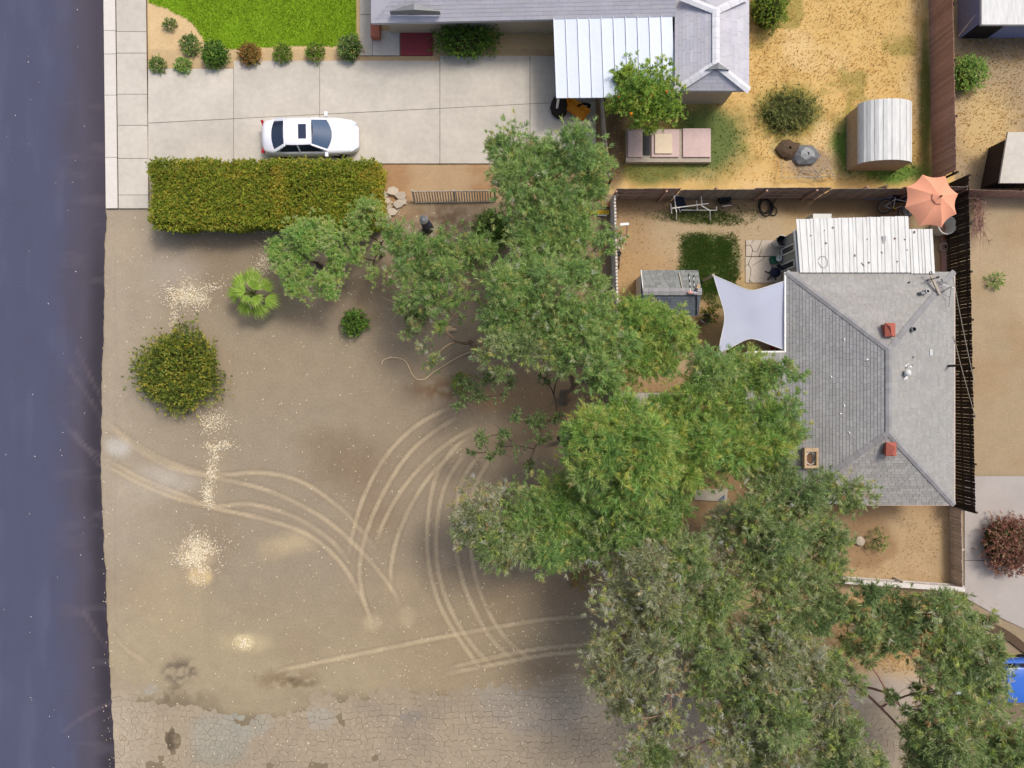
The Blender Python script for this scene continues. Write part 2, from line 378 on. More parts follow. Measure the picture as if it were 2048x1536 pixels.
def paint(px, py):
    n1 = fbm(px, py, 90, 1); n2 = fbm(px, py, 22, 5); n3 = fbm(px, py, 300, 9, 3)
    c = np.zeros(px.shape+(3,)) + linA((143, 130, 109))
    c = mixc(c, (157, 145, 125), sstep(420, 200, px)*0.8)
    c = mixc(c, (142, 122, 98), sstep(650, 1100, px)*sstep(1050, 650, py)*0.75)
    c = mixc(c, (144, 127, 103), sstep(620, 760, px)*0.4)
    c = mixc(c, (156, 142, 112), sstep(1120, 1330, py)*sstep(1200, 700, px)*0.7)
    c = mixc(c, (144, 127, 98), sstep(700, 900, px)*sstep(1080, 1250, py)*0.45)
    c = mixc(c, (126, 108, 86), sstep(0.52, 0.72, n3)*0.45)
    for i, (cx, cy, rx, ry, col, s) in enumerate(BLOBS):
        a = blob(px, py, cx, cy, rx, ry, soft=.9 if max(rx, ry) > 48 else .55, seed=i+2)*s
        if sum(col) < 280: a = a*sstep(.32, .62, fbm(px, py, 13, i+110))
        c = mixc(c, col, a)
    h = (n1-0.5)*0.03+(n2-0.5)*0.012
    for i, t in enumerate(TRACKS):
        xs = [q[0] for q in t]; ys = [q[1] for q in t]
        sel = (px > min(xs)-15) & (px < max(xs)+15) & (py > min(ys)-15) & (py < max(ys)+15)
        d = np.full(px.shape, 99.0); d[sel] = segdist(px[sel], py[sel], t)
        ends = np.minimum(np.hypot(px-t[-1][0], py-t[-1][1]), np.hypot(px-t[0][0], py-t[0][1]))
        d = d+1.3*(fbm(px, py, 16, 140+i)-.5)
        a = (1-sstep(2.4, 4.9, d))*(0.5+0.5*sstep(.3, .6, fbm(px, py, 40, 40+i)))*sstep(0, 50, ends)
        c = mixc(c, (181, 163, 132), a*0.68)
        rim = sstep(4.5, 6.5, d)*(1-sstep(6.5, 10, d)); c = mixc(c, (118, 100, 78), rim*0.22*sstep(0, 40, ends))
        h = h-0.014*(1-sstep(2.5, 6, d))+0.006*rim
    # cracked pavement strip: soil between the pieces
    pv = sstep(1372, 1410, py+14*(n2-0.5)*2)
    c = mixc(c, (98, 85, 69), pv*0.6*(1-blob(px, py, 520, 1405, 130, 32, seed=77)*0.85))
    # side yard behind the house
    sy = sstep(1226, 1236, px)*sstep(1080, 1040, py-0.0*px)*sstep(1930, 1915, px)
    g = np.zeros_like(c)+linA((170, 149, 117))
    g = mixc(g, (184, 156, 110), sstep(0.5, 0.7, n1)*0.7); g = mixc(g, (150, 120, 84), sstep(0.55, 0.75, n3)*0.6)
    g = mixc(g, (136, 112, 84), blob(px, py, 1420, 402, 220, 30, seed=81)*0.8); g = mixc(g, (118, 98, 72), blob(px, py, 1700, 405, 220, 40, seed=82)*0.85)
    g = mixc(g, (178, 158, 126), blob(px, py, 1540, 455, 60, 34, seed=83)*0.7)
    g = mixc(g, (84, 108, 52), blob(px, py, 1418, 528, 66, 70, soft=.5, seed=84)*0.85); g = mixc(g, (78, 92, 44), blob(px, py, 1400, 432, 80, 20, seed=85)*0.7)
    g = mixc(g, (96, 100, 52), blob(px, py, 1450, 590, 40, 34, seed=86)*0.7); g = mixc(g, (146, 114, 66), blob(px, py, 1420, 660, 44, 70, seed=87)*0.5)
    g = mixc(g, (160, 128, 92), sstep(720, 780, py)*0.8)
    c = c*(1-sy[..., None])+g*sy[..., None]
    # fenced front yard and dry strip below it
    fy = sstep(1380, 1460, px)*sstep(1000, 1040, py)*sstep(1915, 1905, px)
    g = np.zeros_like(c)+linA((168, 144, 110)); g = mixc(g, (150, 126, 95), sstep(0.45, 0.7, n1)*0.7); g = mixc(g, (186, 156, 112), sstep(0.55, 0.75, n3)*0.5)
    g = mixc(g, (128, 98, 70), blob(px, py, 1738, 1085, 62, 62, soft=.3, seed=88)*0.55); g = mixc(g, (140, 112, 84), sstep(1330, 1300, py)*blob(px, py, 1660, 1020, 80, 30, seed=89)*0.5)
    g = mixc(g, (186, 158, 112), sstep(1180, 1200, py)*0.6)
    g = mixc(g, (164, 150, 134), sstep(1325, 1380, py+30*(n1-0.5)))
    c = c*(1-fy[..., None])+g*fy[..., None]
    # yards north of the fence
    ny = sstep(1208, 1216, px)*sstep(392, 384, py)
    g = np.zeros_like(c)+linA((196, 164, 104)); g = mixc(g, (206, 178, 128), sstep(0.5, 0.7, n1)*0.7); g = mixc(g, (172, 138, 80), sstep(0.52, 0.7, n2)*0.5)
    g = mixc(g, (120, 116, 52), sstep(0.55, 0.68, fbm(px, py, 70, 21))*0.6)
    for q in [(1580,220,80,60,(124,118,54)),(1410,280,100,95,(74,98,50)),(1300,340,90,34,(92,104,52)),(1700,290,48,70,(70,108,38)),(1790,345,90,28,(78,116,46)),(1850,200,16,200,(86,92,40)),
              (1615,325,62,36,(150,130,106)),(1535,20,36,40,(84,106,40)),(1230,290,24,110,(110,92,72))]:
        g = mixc(g, q[4], blob(px, py, *q[:4], seed=int(q[0]))*0.9)
    c = c*(1-ny[..., None])+g*ny[..., None]
    ey = sstep(1906, 1912, px)*sstep(960, 940, py)
    g = np.zeros_like(c)+linA((156, 137, 108)); g = mixc(g, (170, 150, 119), sstep(0.45, 0.7, n3)*0.7); g = mixc(g, (152, 126, 92), sstep(0.5, 0.75, n1)*0.5)
    g = mixc(g, (190, 163, 112), blob(px, py, 1975, 255, 70, 90, seed=95)*0.8); g = mixc(g, (122, 106, 84), blob(px, py, 2000, 60, 90, 55, seed=96)*0.8)
    c = c*(1-ey[..., None])+g*ey[..., None]
    # strip between driveway and picket fence, flower bed by the street
    sp = sstep(745, 770, px)*sstep(1212, 1204, px)*sstep(410, 396, py)
    c = mixc(c, (172, 144, 110), sp*0.85); c = mixc(c, (150, 114, 78), sp*sstep(0.5, 0.7, n1)*0.7)
    bd = sstep(290, 296, px)*sstep(140, 132, py)*sstep(1210, 1200, px)
    c = mixc(c, (200, 172, 128), bd*0.95)
    lw = LAWN(px, py); c = mixc(c, (122, 152, 36), lw)
    c = mixc(c, (168, 146, 112), bd*sstep(96, 100, py)*0.5)
    return c, h
LAWN_POLY = [(300,-300),(298,6),(335,18),(372,36),(396,60),(412,92),(470,100),(560,92),(640,92),(716,92),(712,40),(702,-300)]
def LAWN(px, py): return inpoly(px+4*(fbm(px, py, 14, 61)-0.5), py+8*(fbm(px, py, 14, 62)-0.5), LAWN_POLY).astype(float)

def grid(name, px0, px1, py0, py1, res, fn, m, z=0.0, edge=None):
    nx = int((px1-px0)/PPM/res)+1; ny = int((py1-py0)/PPM/res)+1
    gx, gy = np.meshgrid(np.linspace(px0, px1, nx), np.linspace(py0, py1, ny))
    if edge is not None: gx = px0+(gx-px0)/(px1-px0)*(edge(gy)-px0)
    c, h = fn(gx, gy)
    v = np.stack([(gx-1024)/PPM, (768-gy)/PPM, h+z], -1).reshape(-1, 3)
    i = np.arange(nx*ny).reshape(ny, nx)
    f = np.stack([i[1:, :-1], i[1:, 1:], i[:-1, 1:], i[:-1, :-1]], -1).reshape(-1, 4)
    o = np_mesh(name, v, f, 4, c.reshape(-1, 3), m, smooth=True); o['kind'] = 'structure'
    return o
def ground_fn(px, py):
    c, h = paint(px, py)
    h = np.where(px < 232, np.minimum(h, 0.0)-0.01, h)
    h = np.where((py < 330) & (px < 1210), h-0.02, h)
    return c, h
grid('ground', 170, 2230, -130, 1670, 0.082, ground_fn, M['ground'])

def road_edge(py):
    b = np.interp(py, [-300, 0, 420, 425, 620, 880, 920, 1180, 1300, 1400, 1540, 1800], [206, 207, 212, 213, 208, 202, 201, 212, 219, 224, 231, 240])
    j = np.where(py > 418, 1.0, 0.15)
    return b+j*(5*(fbm(py, py*0+3, 12, 33)-0.5)+7*(fbm(py, py*0+9, 60, 35)-0.5))
def road_fn(px, py):
    c = np.zeros(px.shape+(3,))+linA((72, 74, 94))  # asphalt grey with the blue of the sky's reflection mixed into the colour
    n = fbm(px, py*0.22, 30, 13); n2 = fbm(px*1.5, py, 60, 15)
    e = road_edge(py); d = e-px
    c = mixc(c, (82, 84, 104), sstep(0.5, 0.75, n)*0.5)
    c = mixc(c, (74, 67, 75), sstep(110, 30, d+50*(n2-0.5))*0.85)
    c = mixc(c, (46, 41, 47), sstep(46, 6, d+14*(n2-.5))*(.35+.5*sstep(420, 620, py)))
    for i, t in enumerate([[(140,740),(172,785),(204,838)],[(122,835),(155,880),(200,910)],[(150,865),(200,930)],[(155,700),(205,800)],[(130,1460),(180,1425),(224,1405)],[(170,1225),(200,1275),(218,1300)],[(150,90),(160,120),(185,160)]]):
        dd = segdist(px, py, smooth_line(t, 4)); c = mixc(c, (126, 114, 116) if i < 6 else (62, 62, 66), (1-sstep(2.0, 5, dd))*0.18*fbm(px, py, 20, i+60)*1.6)
    c = mixc(c, (104, 98, 104), sstep(0.6, 0.8, fbm(px*0.6, py*2.2, 60, 19))*sstep(120, 60, d)*0.2)
    return c, 0.02+0.006*(n-0.5)
grid('road', -500, 212, -300, 1800, 0.16, road_fn, M['road'], z=0.012, edge=road_edge)

far = MB(); far.col = lin((72, 74, 94))
for ya, yb in ((-6000, -302), (1802, 8000)):
    far.poly([P(-500, yb, 0.03), P(206 if ya < 0 else 236, yb, 0.03), P(206 if ya < 0 else 236, ya, 0.03), P(-500, ya, 0.03)])
far.build('road_beyond', M['road'], kind='structure')

# ------------------------------------------------------------------ pavements and slabs
def slabs(name, quads, m, th=0.12, top=0.05, gap=0.012, piece_name='slab'):
    st = MB(); xs = [q for s in quads for q in s]
    x0 = min(p[0] for p in xs); x1 = max(p[0] for p in xs); y0 = min(p[1] for p in xs); y1 = max(p[1] for p in xs)
    k = MB()
    for s in quads:
        k.prism([tuple(P(*p)[:2]) for p in reversed(s)], -0.09, top-0.045)
    base = k.build(name, M['soil'], kind='structure')
    for s in quads:
        c = np.mean([P(*p)[:2] for p in s], 0); pts = []
        for p in reversed(s):
            q = np.array(P(*p)[:2]); d = c-q; pts.append(tuple(q+np.sign(d)*gap))
        b = MB(); t = top+random.uniform(-.004, .004)
        b.prism(pts, top-0.044, t); b.build(piece_name, m, base)
    return base
q = lambda a, b, c, d: [(a, b), (c, b), (c, d), (a, d)]
sw = []; ys = [-120, -30, 65, 108, 190, 252, 318, 391, 418]
wx = lambda x, y: x+y/418*5
for a, b in zip(ys[:-1], ys[1:]):
    sw.append([(wx(234, a), a), (wx(294, a), a), (wx(294, b), b), (wx(234, b), b)])
slabs('sidewalk', sw, M['concrete'], top=0.10)
slabs('kerb', [[(wx(209, a), a), (wx(233, a), a), (wx(233, b), b), (wx(209, b), b)] for a, b in zip([-120, 63, 110, 192, 316], [63, 110, 192, 316, 418])], M['kerb'], top=0.12, piece_name='kerb_stone')
dr = []
cols = [297, 468, 640, 880, 1060, 1192]
jy = lambda x: 247-(x-297)*45/895
for a, b in zip(cols[:-1], cols[1:]):
    t0 = 138 if a < 460 else (122 if a < 700 else 112)
    dr.append([(a, t0), (b, t0), (b, jy(b)), (a, jy(a))])
    dr.append([(a, jy(a)), (b, jy(b)), (b, 328), (a, 328)])
slabs('driveway', dr, M['concrete'], top=0.06)
slabs('entry_path', [q(720, -100, 745, 30), q(720, 30, 745, 112), q(745, 62, 800, 112)], M['concrete'], top=0.055)
slabs('patio', [[(1491, 480), (1566, 480), (1566, 513), (1491, 513)], [(1490, 514), (1566, 514), (1566, 566), (1490, 566)]], M['old_concrete'], top=0.05)
slabs('walkway', [q(1241, 785, 1290, 815), q(1290, 785, 1336, 815), q(1336, 785, 1382, 815)], M['concrete'], top=0.05)
rd = [[(1928, 952), (2120, 952), (2120, 1120), (1928, 1120)], [(1928, 1121), (2120, 1121), (2120, 1290), (2010, 1240), (1928, 1195)]]
slabs('neighbour_driveway', rd, M['grey_concrete'], top=0.05, gap=0.004)

# cracks in the patio: shallow dark grooves laid as thin strips of soil
ck = MB()
for line in [[(1502,513),(1505,500),(1500,490),(1491,492)],[(1505,500),(1514,503),(1524,480)],[(1518,514),(1523,497)],[(1503,486),(1508,480)],
             [(1498,566),(1502,540),(1497,528),(1503,514)],[(1497,528),(1490,533)],[(1498,560),(1505,566)],[(1505,531),(1520,522),(1530,514)]]:
    L_ = smooth_line(line, 3)
    for a, b in zip(L_[:-1], L_[1:]):
        ck.beam(P(*a, 0.058), P(*b, 0.058), 0.022, 0.008)
ck.build('patio_cracks', M['soil'], kind='structure')

# cracked asphalt along the bottom of the frame
def pav_col(px, py):
    c = linA((153, 139, 117)); f = float
    n = f(fbm(np.array([px]), np.array([py]), 120, 71)[0]); n2 = f(fbm(np.array([px]), np.array([py]), 40, 73)[0])
    def mx(c, col, a): return c*(1-a)+linA(col)*a
    c = mx(c, (141, 128, 110), max(0, min(1, (n-0.45)*4))*0.8)
    c = mx(c, (170, 157, 136), max(0, min(1, (330-px)/80))*0.6)
    for (cx, cy, rx, ry, col) in [(440,1470,66,46,(148,146,132)),(500,1445,50,26,(146,144,130)),(470,1415,30,30,(144,142,128)),(560,1412,14,16,(150,147,134)),(820,1435,26,14,(130,124,114)),(300,1380,16,9,(160,158,150)),
                                  (1080,1410,110,60,(142,134,122)),(640,1435,30,20,(150,146,134)),(1000,1375,60,30,(150,144,132)),(430,1510,60,26,(140,137,122))]:
        d = math.hypot((px-cx)/rx, (py-cy)/ry)+0.5*(n2-0.5)
        c = mx(c, col, max(0, min(1, (1.15-d)*2.5))*0.6)
    c = mx(c, (146, 132, 107), max(0, min(1, (1415-py)/70))*0.85)
    return c*random.uniform(0.96, 1.04)
pav = MB()
pv0 = MB(); pv0.box(X(235), X(1900), Y(1790), Y(1352), -0.085, -0.05)
pav_root = pv0.build('cracked_pavement', M['soil'], kind='structure')
def edge_top(px): return float(np.interp(px, [230, 330, 420, 640, 700, 850, 1000, 1060, 1160, 1300, 1900], [1338, 1352, 1350, 1352, 1362, 1360, 1352, 1335, 1330, 1340, 1390]))
cells = []
PTS = []; ROW = []
yy = 1306.0; row = 0
while yy < 1640:
    xx = 236.0
    while xx < 1900:
        st = 9.5 if xx < 560 else (11.5 if xx < 760 else 13.5)
        jit = .24 if xx > 700 else .42
        PTS.append((xx+random.uniform(-jit, jit)*st+4*math.sin(yy*.05), yy+random.uniform(-jit, jit)*10+3*math.sin(xx*.03)+2*math.sin(xx*.011+2), st)); ROW.append(row); xx += st*random.choice((.85, 1.0, 1.0, 1.2))
    yy += 11.2; row += 1
PA = np.array(PTS)
GAP = np.random.default_rng(5)
def half(poly, nx_, ny_, d):
    out = []; f = [x*nx_+y*ny_-d for x, y in poly]; m_ = len(poly)
    for a in range(m_):
        b_ = (a+1) % m_
        if f[a] <= 0: out.append(poly[a])
        if (f[a] <= 0) != (f[b_] <= 0):
            t = f[a]/(f[a]-f[b_]); out.append((poly[a][0]+(poly[b_][0]-poly[a][0])*t, poly[a][1]+(poly[b_][1]-poly[a][1])*t))
    return out
def pairgap(a, b_):
    h_ = ((min(a, b_)*73856093 ^ max(a, b_)*19349663) >> 3) & 0xffff
    if h_ % 100 < 34: return .03
    ra_, rb_ = ROW[a], ROW[b_]
    return .21+.45*(h_/65535.)**4+(.20 if ra_ != rb_ and max(ra_, rb_) % 4 == 0 else 0)
EDGE_N = fbm(PA[:, 0], PA[:, 1], 46, 98)
for k in range(len(PA)):
    x, y, st = PA[k]; c = np.array([x, y])
    if y < edge_top(x)-14+40*(EDGE_N[k]-.5): continue
    if math.hypot((x-520)/125, (y-1402)/30) < 1.0+.5*(EDGE_N[k]-.5): continue
    if math.hypot((x-345)/20, (y-1482)/24) < 1 or math.hypot((x-350)/26, (y-1390)/18) < 1: continue
    if x < 900 and EDGE_N[k] > .70: continue
    d2 = (PA[:, 0]-x)**2+(PA[:, 1]-y)**2; nb = np.argsort(d2)[1:15]
    poly = [(x-30, y-30), (x+30, y-30), (x+30, y+30), (x-30, y+30)]
    for n_ in nb:
        dx, dy = PA[n_, 0]-x, PA[n_, 1]-y; L_ = math.hypot(dx, dy); dx /= L_; dy /= L_
        poly = half(poly, dx, dy, x*dx+y*dy+L_/2-pairgap(k, int(n_)))
        if len(poly) < 3: break
    if len(poly) >= 3: cells.append((c, [np.array(p) for p in poly]))
vis = [k for k, (c, _) in enumerate(cells) if 700 < c[0] < 1190 and c[1] < 1532]
random.shuffle(vis); vis = set(vis[:290])
rest = MB()
for k, (c, poly) in enumerate(cells):
    pts = [((u-1024)/PPM, (768-v_)/PPM) for u, v_ in reversed(poly)]
    if sum(pts[a_][0]*pts[(a_+1) % len(pts)][1]-pts[(a_+1) % len(pts)][0]*pts[a_][1] for a_ in range(len(pts))) < 0: pts = pts[::-1]
    b = MB() if k in vis else rest
    b.col = tuple(pav_col(*c))
    dip = min(1, max(0, (c[1]-edge_top(c[0])+6)/75)); z = -0.016+0.036*dip+random.uniform(-.004, .004)
    b.prism(pts, -0.04, z)
    if k in vis: b.build('pavement_piece', M['pavement'], pav_root)
rest.build('pavement_rubble', M['pavement'], pav_root, kind='stuff')

# ------------------------------------------------------------------ scattered litter and grass (stuff)
def scatter_quads(name, px, py, z, L, W, cols, m, tilt=0.25, label=None):
    n = len(px); x = (px-1024)/PPM; y = (768-py)/PPM
    a = RNG.random(n)*2*PI; t = (RNG.random(n)-0.3)*tilt
    d = np.stack([np.cos(a), np.sin(a), t], -1); s = np.stack([-np.sin(a), np.cos(a), (RNG.random(n)-.5)*tilt*2], -1)
    p = np.stack([x, y, np.broadcast_to(z, n)], -1)
    L = L[:, None]; W = W[:, None]
    v = np.stack([p-d*L/2, p+s*W/2, p+d*L/2, p-s*W/2], 1).reshape(-1, 3)
    f = np.arange(4*n).reshape(n, 4)
    o = np_mesh(name, v, f, 4, np.repeat(cols, 4, 0), m); o['kind'] = 'stuff'
    if label: o['label'] = label
    return o
def colset(n, pal, w=None, j=0.15):
    pal = np.array([lin(c) for c in pal]); k = RNG.choice(len(pal), n, p=w)
    return pal[k]*(1+(RNG.random((n, 1))-.5)*2*j)
# dry leaves over the lot
n = 9000
px = RNG.uniform(205, 1700, n); py = RNG.uniform(425, 1540, n)
dens = 0.28+0.5*sstep(600, 1000, px)*sstep(1000, 1250, py)+0.3*sstep(1250, 1500, py)+0.25*sstep(850, 1150, px)*sstep(700, 850, py)+0.5*sstep(225, 205, px)
keep = (RNG.random(n) < dens) & ~((px > 1236) & (py < 1180)) & (fbm(px, py, 80, 51) > 0.33)
px, py = px[keep], py[keep]; n = len(px)
scatter_quads('leaf_litter', px, py, 0.036, RNG.uniform(.05, .13, n), RNG.uniform(.018, .04, n), colset(n, [(224,208,170),(206,184,140),(236,226,200),(170,140,96)]), M['dry_leaf'], label='pale dry leaves scattered over the dirt lot')
n = 45; px = RNG.uniform(0, 205, n); py = RNG.uniform(0, 1536, n)
scatter_quads('road_litter', px, py, 0.05, RNG.uniform(.04, .1, n), RNG.uniform(.02, .05, n), colset(n, [(220,214,206),(180,170,160)]), M['dry_leaf'], label='pale specks of litter lying on the road')
# wood chips
CH = [(370,585,34,22,900),(400,600,30,14,500),(360,600,20,22,330),(425,575,20,8,140),(348,630,8,20,90),(345,650,6,12,50),(540,455,20,30,160),(528,520,18,30,240),(545,500,14,26,150),
      (430,840,26,18,420),(415,855,18,12,150),(440,890,24,8,360),(425,895,14,14,180),(432,915,8,10,90),(424,945,10,18,330),(416,985,10,18,380),(420,1008,9,10,140),
      (398,1100,26,22,1300),(380,1120,22,16,500),(415,1125,20,16,450),(400,1090,42,30,420),(395,1150,16,18,300),(490,1284,14,12,260),(788,415,16,18,160)]
px = np.concatenate([RNG.normal(c[0], c[2]*0.62, c[4]) for c in CH]); py = np.concatenate([RNG.normal(c[1], c[3]*0.62, c[4]) for c in CH]); n = len(px)
keep = fbm(px, py, 16, 55) > 0.36; px, py = px[keep], py[keep]; n = len(px)
scatter_quads('wood_chips', px, py, 0.04+RNG.random(n)*0.03, RNG.uniform(.05, .14, n), RNG.uniform(.014, .034, n), colset(n, [(226,214,184),(216,200,164),(234,226,204),(194,172,134)]), M['dry_leaf'], tilt=0.5, label='pale straw coloured wood chips strewn in patches')

def blades(name, px, py, hgt, wid, cols, lean=0.6, label=None, z0=0.0, parent=None):
    n = len(px); x = (px-1024)/PPM; y = (768-py)/PPM
    a = RNG.random(n)*2*PI; l = RNG.random(n)*lean*hgt
    p = np.stack([x, y, np.full(n, z0)], -1); s = np.stack([-np.sin(a), np.cos(a), np.zeros(n)], -1)*(wid/2)[:, None]
    t = p+np.stack([np.cos(a)*l, np.sin(a)*l, hgt], -1)
    v = np.stack([p-s, p+s, t], 1).reshape(-1, 3); f = np.arange(3*n).reshape(n, 3)
    o = np_mesh(name, v, f, 3, np.repeat(cols, 3, 0), M['leaf']); o['kind'] = 'stuff'
    if label: o['label'] = label
    return o
n = 60000; px = RNG.uniform(296, 722, n); py = RNG.uniform(-140, 100, n); k = LAWN(px, py) > 0.5; px, py = px[k], py[k]; n = len(px)
pat = fbm(px, py, 60, 64)[:, None]
blades('lawn_grass', px, py, RNG.uniform(.04, .09, n), np.full(n, .03), colset(n, [(140,172,40),(158,186,46),(118,154,34),(176,198,62)], j=.2)*(0.45+1.1*pat), label='bright green mown lawn')
def grass_blob(n, spec):
    xs = []; ys = []
    for cx, cy, rx, ry, w in spec:
        m_ = int(n*w); r = np.sqrt(RNG.random(m_)); a = RNG.random(m_)*2*PI
        xs.append(cx+r*np.cos(a)*rx); ys.append(cy+r*np.sin(a)*ry)
    px, py = np.concatenate(xs), np.concatenate(ys); k = fbm(px, py, 22, 57)+RNG.normal(0, .07, len(px)) > 0.36
    return px[k], py[k]
px0_, py0_ = RNG.uniform(1352, 1484, 16000), RNG.uniform(464, 600, 16000)
k = fbm(px0_, py0_, 26, 57)+RNG.normal(0, .16, 16000)-.55*np.maximum(np.abs(px0_-1418)/62, np.abs(py0_-532)/64)**4 > .12
px, py = grass_blob(12000, [(1412,498,52,30,.33),(1424,540,54,46,.33),(1400,432,62,16,.12),(1448,440,40,12,.05),(1440,590,34,26,.12),(1480,430,36,20,.03),(1330,430,40,12,.02)]); px = np.concatenate([px, px0_[k]]); py = np.concatenate([py, py0_[k]]); n = len(px)
blades('yard_grass', px, py, RNG.uniform(.06, .16, n), np.full(n, .035), colset(n, [(88,128,56),(104,146,64),(124,150,72),(170,160,90)], [.4,.3,.2,.1], j=.2), label='dark green grass patch in the dry side yard')
n = 26000; px = RNG.uniform(1236, 1900, n); py = RNG.uniform(400, 1175, n); k = (fbm(px, py, 40, 58)+RNG.normal(0, .12, n) > 0.42) & ~((px > 1550) & (py < 1010)) & ~((px > 1486) & (py > 474) & (py < 712)); px, py = px[k], py[k]; n = len(px)
blades('dry_grass', px, py, RNG.uniform(.03, .10, n), np.full(n, .03), colset(n, [(196,158,96),(214,178,116),(176,136,84),(150,120,80)], j=.2), lean=1.2, label='short straw coloured dry grass of the fenced yard')
n = 26000; px = RNG.uniform(1216, 2120, n); py = RNG.uniform(-60, 362, n); k = (fbm(px, py, 50, 59)+RNG.normal(0, .2, n) > 0.40) & ~((px > 1846) & (px < 1912)); px, py = px[k], py[k]; n = len(px)
gcol = colset(n, [(222,186,112),(230,200,140),(204,164,92),(170,152,92)], j=.2)
isg = (blob(px, py, 1420, 285, 90, 80, seed=3) + blob(px, py, 1700, 290, 50, 70, seed=4) + blob(px, py, 1790, 345, 90, 30, seed=5) + blob(px, py, 1580, 220, 80, 60, seed=6)) > 0.5
gcol[isg] = colset(isg.sum(), [(78,108,44),(98,126,50),(120,132,60)], j=.2)
blades('wild_grass', px, py, RNG.uniform(.04, .12, n), np.full(n, .05), gcol, lean=1.0, label='golden and green uncut grass of the yard beyond the fence')
n = 9000; px = RNG.normal(1790, 70, n); py = RNG.normal(1250, 45, n); k = (py > 1186) & (py < 1345); px, py = px[k], py[k]; n = len(px)
blades('straw', px, py, RNG.uniform(.05, .18, n), np.full(n, .04), colset(n, [(214,184,124),(200,168,108),(186,156,112)], j=.2), lean=1.2, label='golden straw below the white fence under the gum tree')

# ------------------------------------------------------------------ fences
def fence(label, a, b, h, bw, gap, th, bm, rm, sections=None, rails=(0.3, 1.0, 1.65), post=2.44, lean=0.0, hv=0.02, board='board', kick=False, pointed=True, yaw=0.02, name='fence', cat='fence'):
    p0 = P(*a); p1 = P(*b); d = p1-p0; L = d.length
    root = thing(name, label, cat, loc=p0, local=True, rotz=math.atan2(d.y, d.x))
    sections = sections or [(0, L, -1)]
    ms = []
    for k in range(4):
        hh = h+random.uniform(-hv, hv); m = MB(); e = 0.03 if pointed else 0.004
        pr = [(0,0),(bw,0),(bw,hh-e),(bw-e,hh),(e,hh),(0,hh-e)]
        vs = [(x, -th/2+lean*z, z) for x, z in pr]+[(x, th/2+lean*z, z) for x, z in pr]
        m.add(vs, [tuple(range(6)), tuple(range(11, 5, -1))]+[(i, 6+i, 6+(i+1) % 6, (i+1) % 6) for i in range(6)])
        me = m.mesh(board); me.materials.append(bm); ms.append(me)
    n = int(L/(bw+gap))
    for i in range(n):
        x = i*(bw+gap)
        side = -1
        for s0, s1, sd in sections:
            if s0 <= x+bw/2 < s1: side = sd
        o = piece(board, random.choice(ms), root, (x, side*(th/2+0.022), random.uniform(0, .015)), rot=(0, random.uniform(-.004, .004), random.uniform(-yaw, yaw)))
    for s0, s1, sd in sections:
        for z in rails:
            if z < h:
                m = MB(); m.box(s0+0.01, min(s1, L)-0.01, -0.02+lean*z, 0.02+lean*z, z-0.045, z+0.045); m.build('rail', rm, root)
    pm = MB(); pm.add([(-.045,-.045,0),(.045,-.045,0),(.045,.045,0),(-.045,.045,0)]+[(x, y+lean*(h-.05), h-.05) for x, y in [(-.045,-.045),(.045,-.045),(.045,.045),(-.045,.045)]],
                     [(3,2,1,0),(4,5,6,7),(0,1,5,4),(1,2,6,5),(2,3,7,6),(3,0,4,7)])
    me = pm.mesh('post'); me.materials.append(rm)
    k = max(1, round(L/post))
    for i in range(k+1):
        sd = 1
        for s0, s1, q_ in sections:
            if s0 <= i*L/k < s1+.01: sd = -q_
        piece('post', me, root, (i*L/k, sd*0.07, 0))
    if kick:
        m = MB(); m.box(0, L, -0.30, -0.06, 0.0, 0.16); m.build('kick_board', M['red_wood'], root)
    return root
fence('long dark brown board fence with bright gaps between boards behind the grey roofed house', (1889, 372), (1902, 1012), 1.95, 0.15, 0.010, 0.02, M['dark_wood'], M['dark_wood'], kick=True, yaw=0.02)
PXM = 1/PPM
fence('dark wooden fence along the top of the side yard with alternating reddish rails', (1222, 400), (1888, 396), 1.95, 0.14, 0.006, 0.02, M['mid_wood'], M['red_wood'],
      sections=[(0, 3.1, 1), (3.1, 6.5, -1), (6.5, 10.2, 1), (10.2, 13.6, -1), (13.6, 16.7, 1)], rails=(0.25, 0.95, 1.62), yaw=0.01)
fence('narrow white topped picket fence between the bare lot and the side yard', (1224, 404), (1234, 812), 1.45, 0.13, 0.035, 0.09, M['white_wood'], M['grey_wood'], rails=(0.3, 1.1), yaw=0.05)
fence('low weathered pinkish board fence beside the grey neighbour driveway', (1900, 1014), (1903, 1168), 0.95, 0.16, 0.012, 0.025, M['tan_wood'], M['tan_wood'], rails=(0.25, 0.75), yaw=0.03)
wf = fence('low white board fence with a broad white cap closing the small front yard', (1672, 1150), (1904, 1166), 0.95, 0.15, 0.03, 0.03, M['white_wood'], M['white_wood'], rails=(0.25, 0.7), yaw=0.02)
m = MB(); m.box(-0.05, 5.85, -0.16, 0.06, 0.955, 1.0); m.build('cap_rail', M['white_wood'], wf)
fence('brown board fence running up the frame between the golden yard and its eastern neighbour', (1857, -60), (1866, 366), 1.95, 0.15, 0.008, 0.02, M['red_wood'], M['dark_wood'], yaw=0.02)
fence('grey brown board fence beside the driveway and the patio roof', (1199, 196), (1213, 372), 1.4, 0.14, 0.02, 0.02, M['grey_wood'], M['dark_wood'], rails=(0.3, 1.1))
fence('reddish brown fence leading off right from the corner behind the orange umbrella', (1902, 392), (2120, 398), 1.3, 0.15, 0.01, 0.02, M['red_wood'], M['dark_wood'], rails=(0.3, 1.0))
fence('leaning grey picket fence panel with a wavy top beside the hedge', (830, 407), (990, 405), 0.92, 0.055, 0.075, 0.02, M['grey_wood'], M['grey_wood'], lean=0.42, rails=(0.06, 0.86), board='picket', hv=0.05)
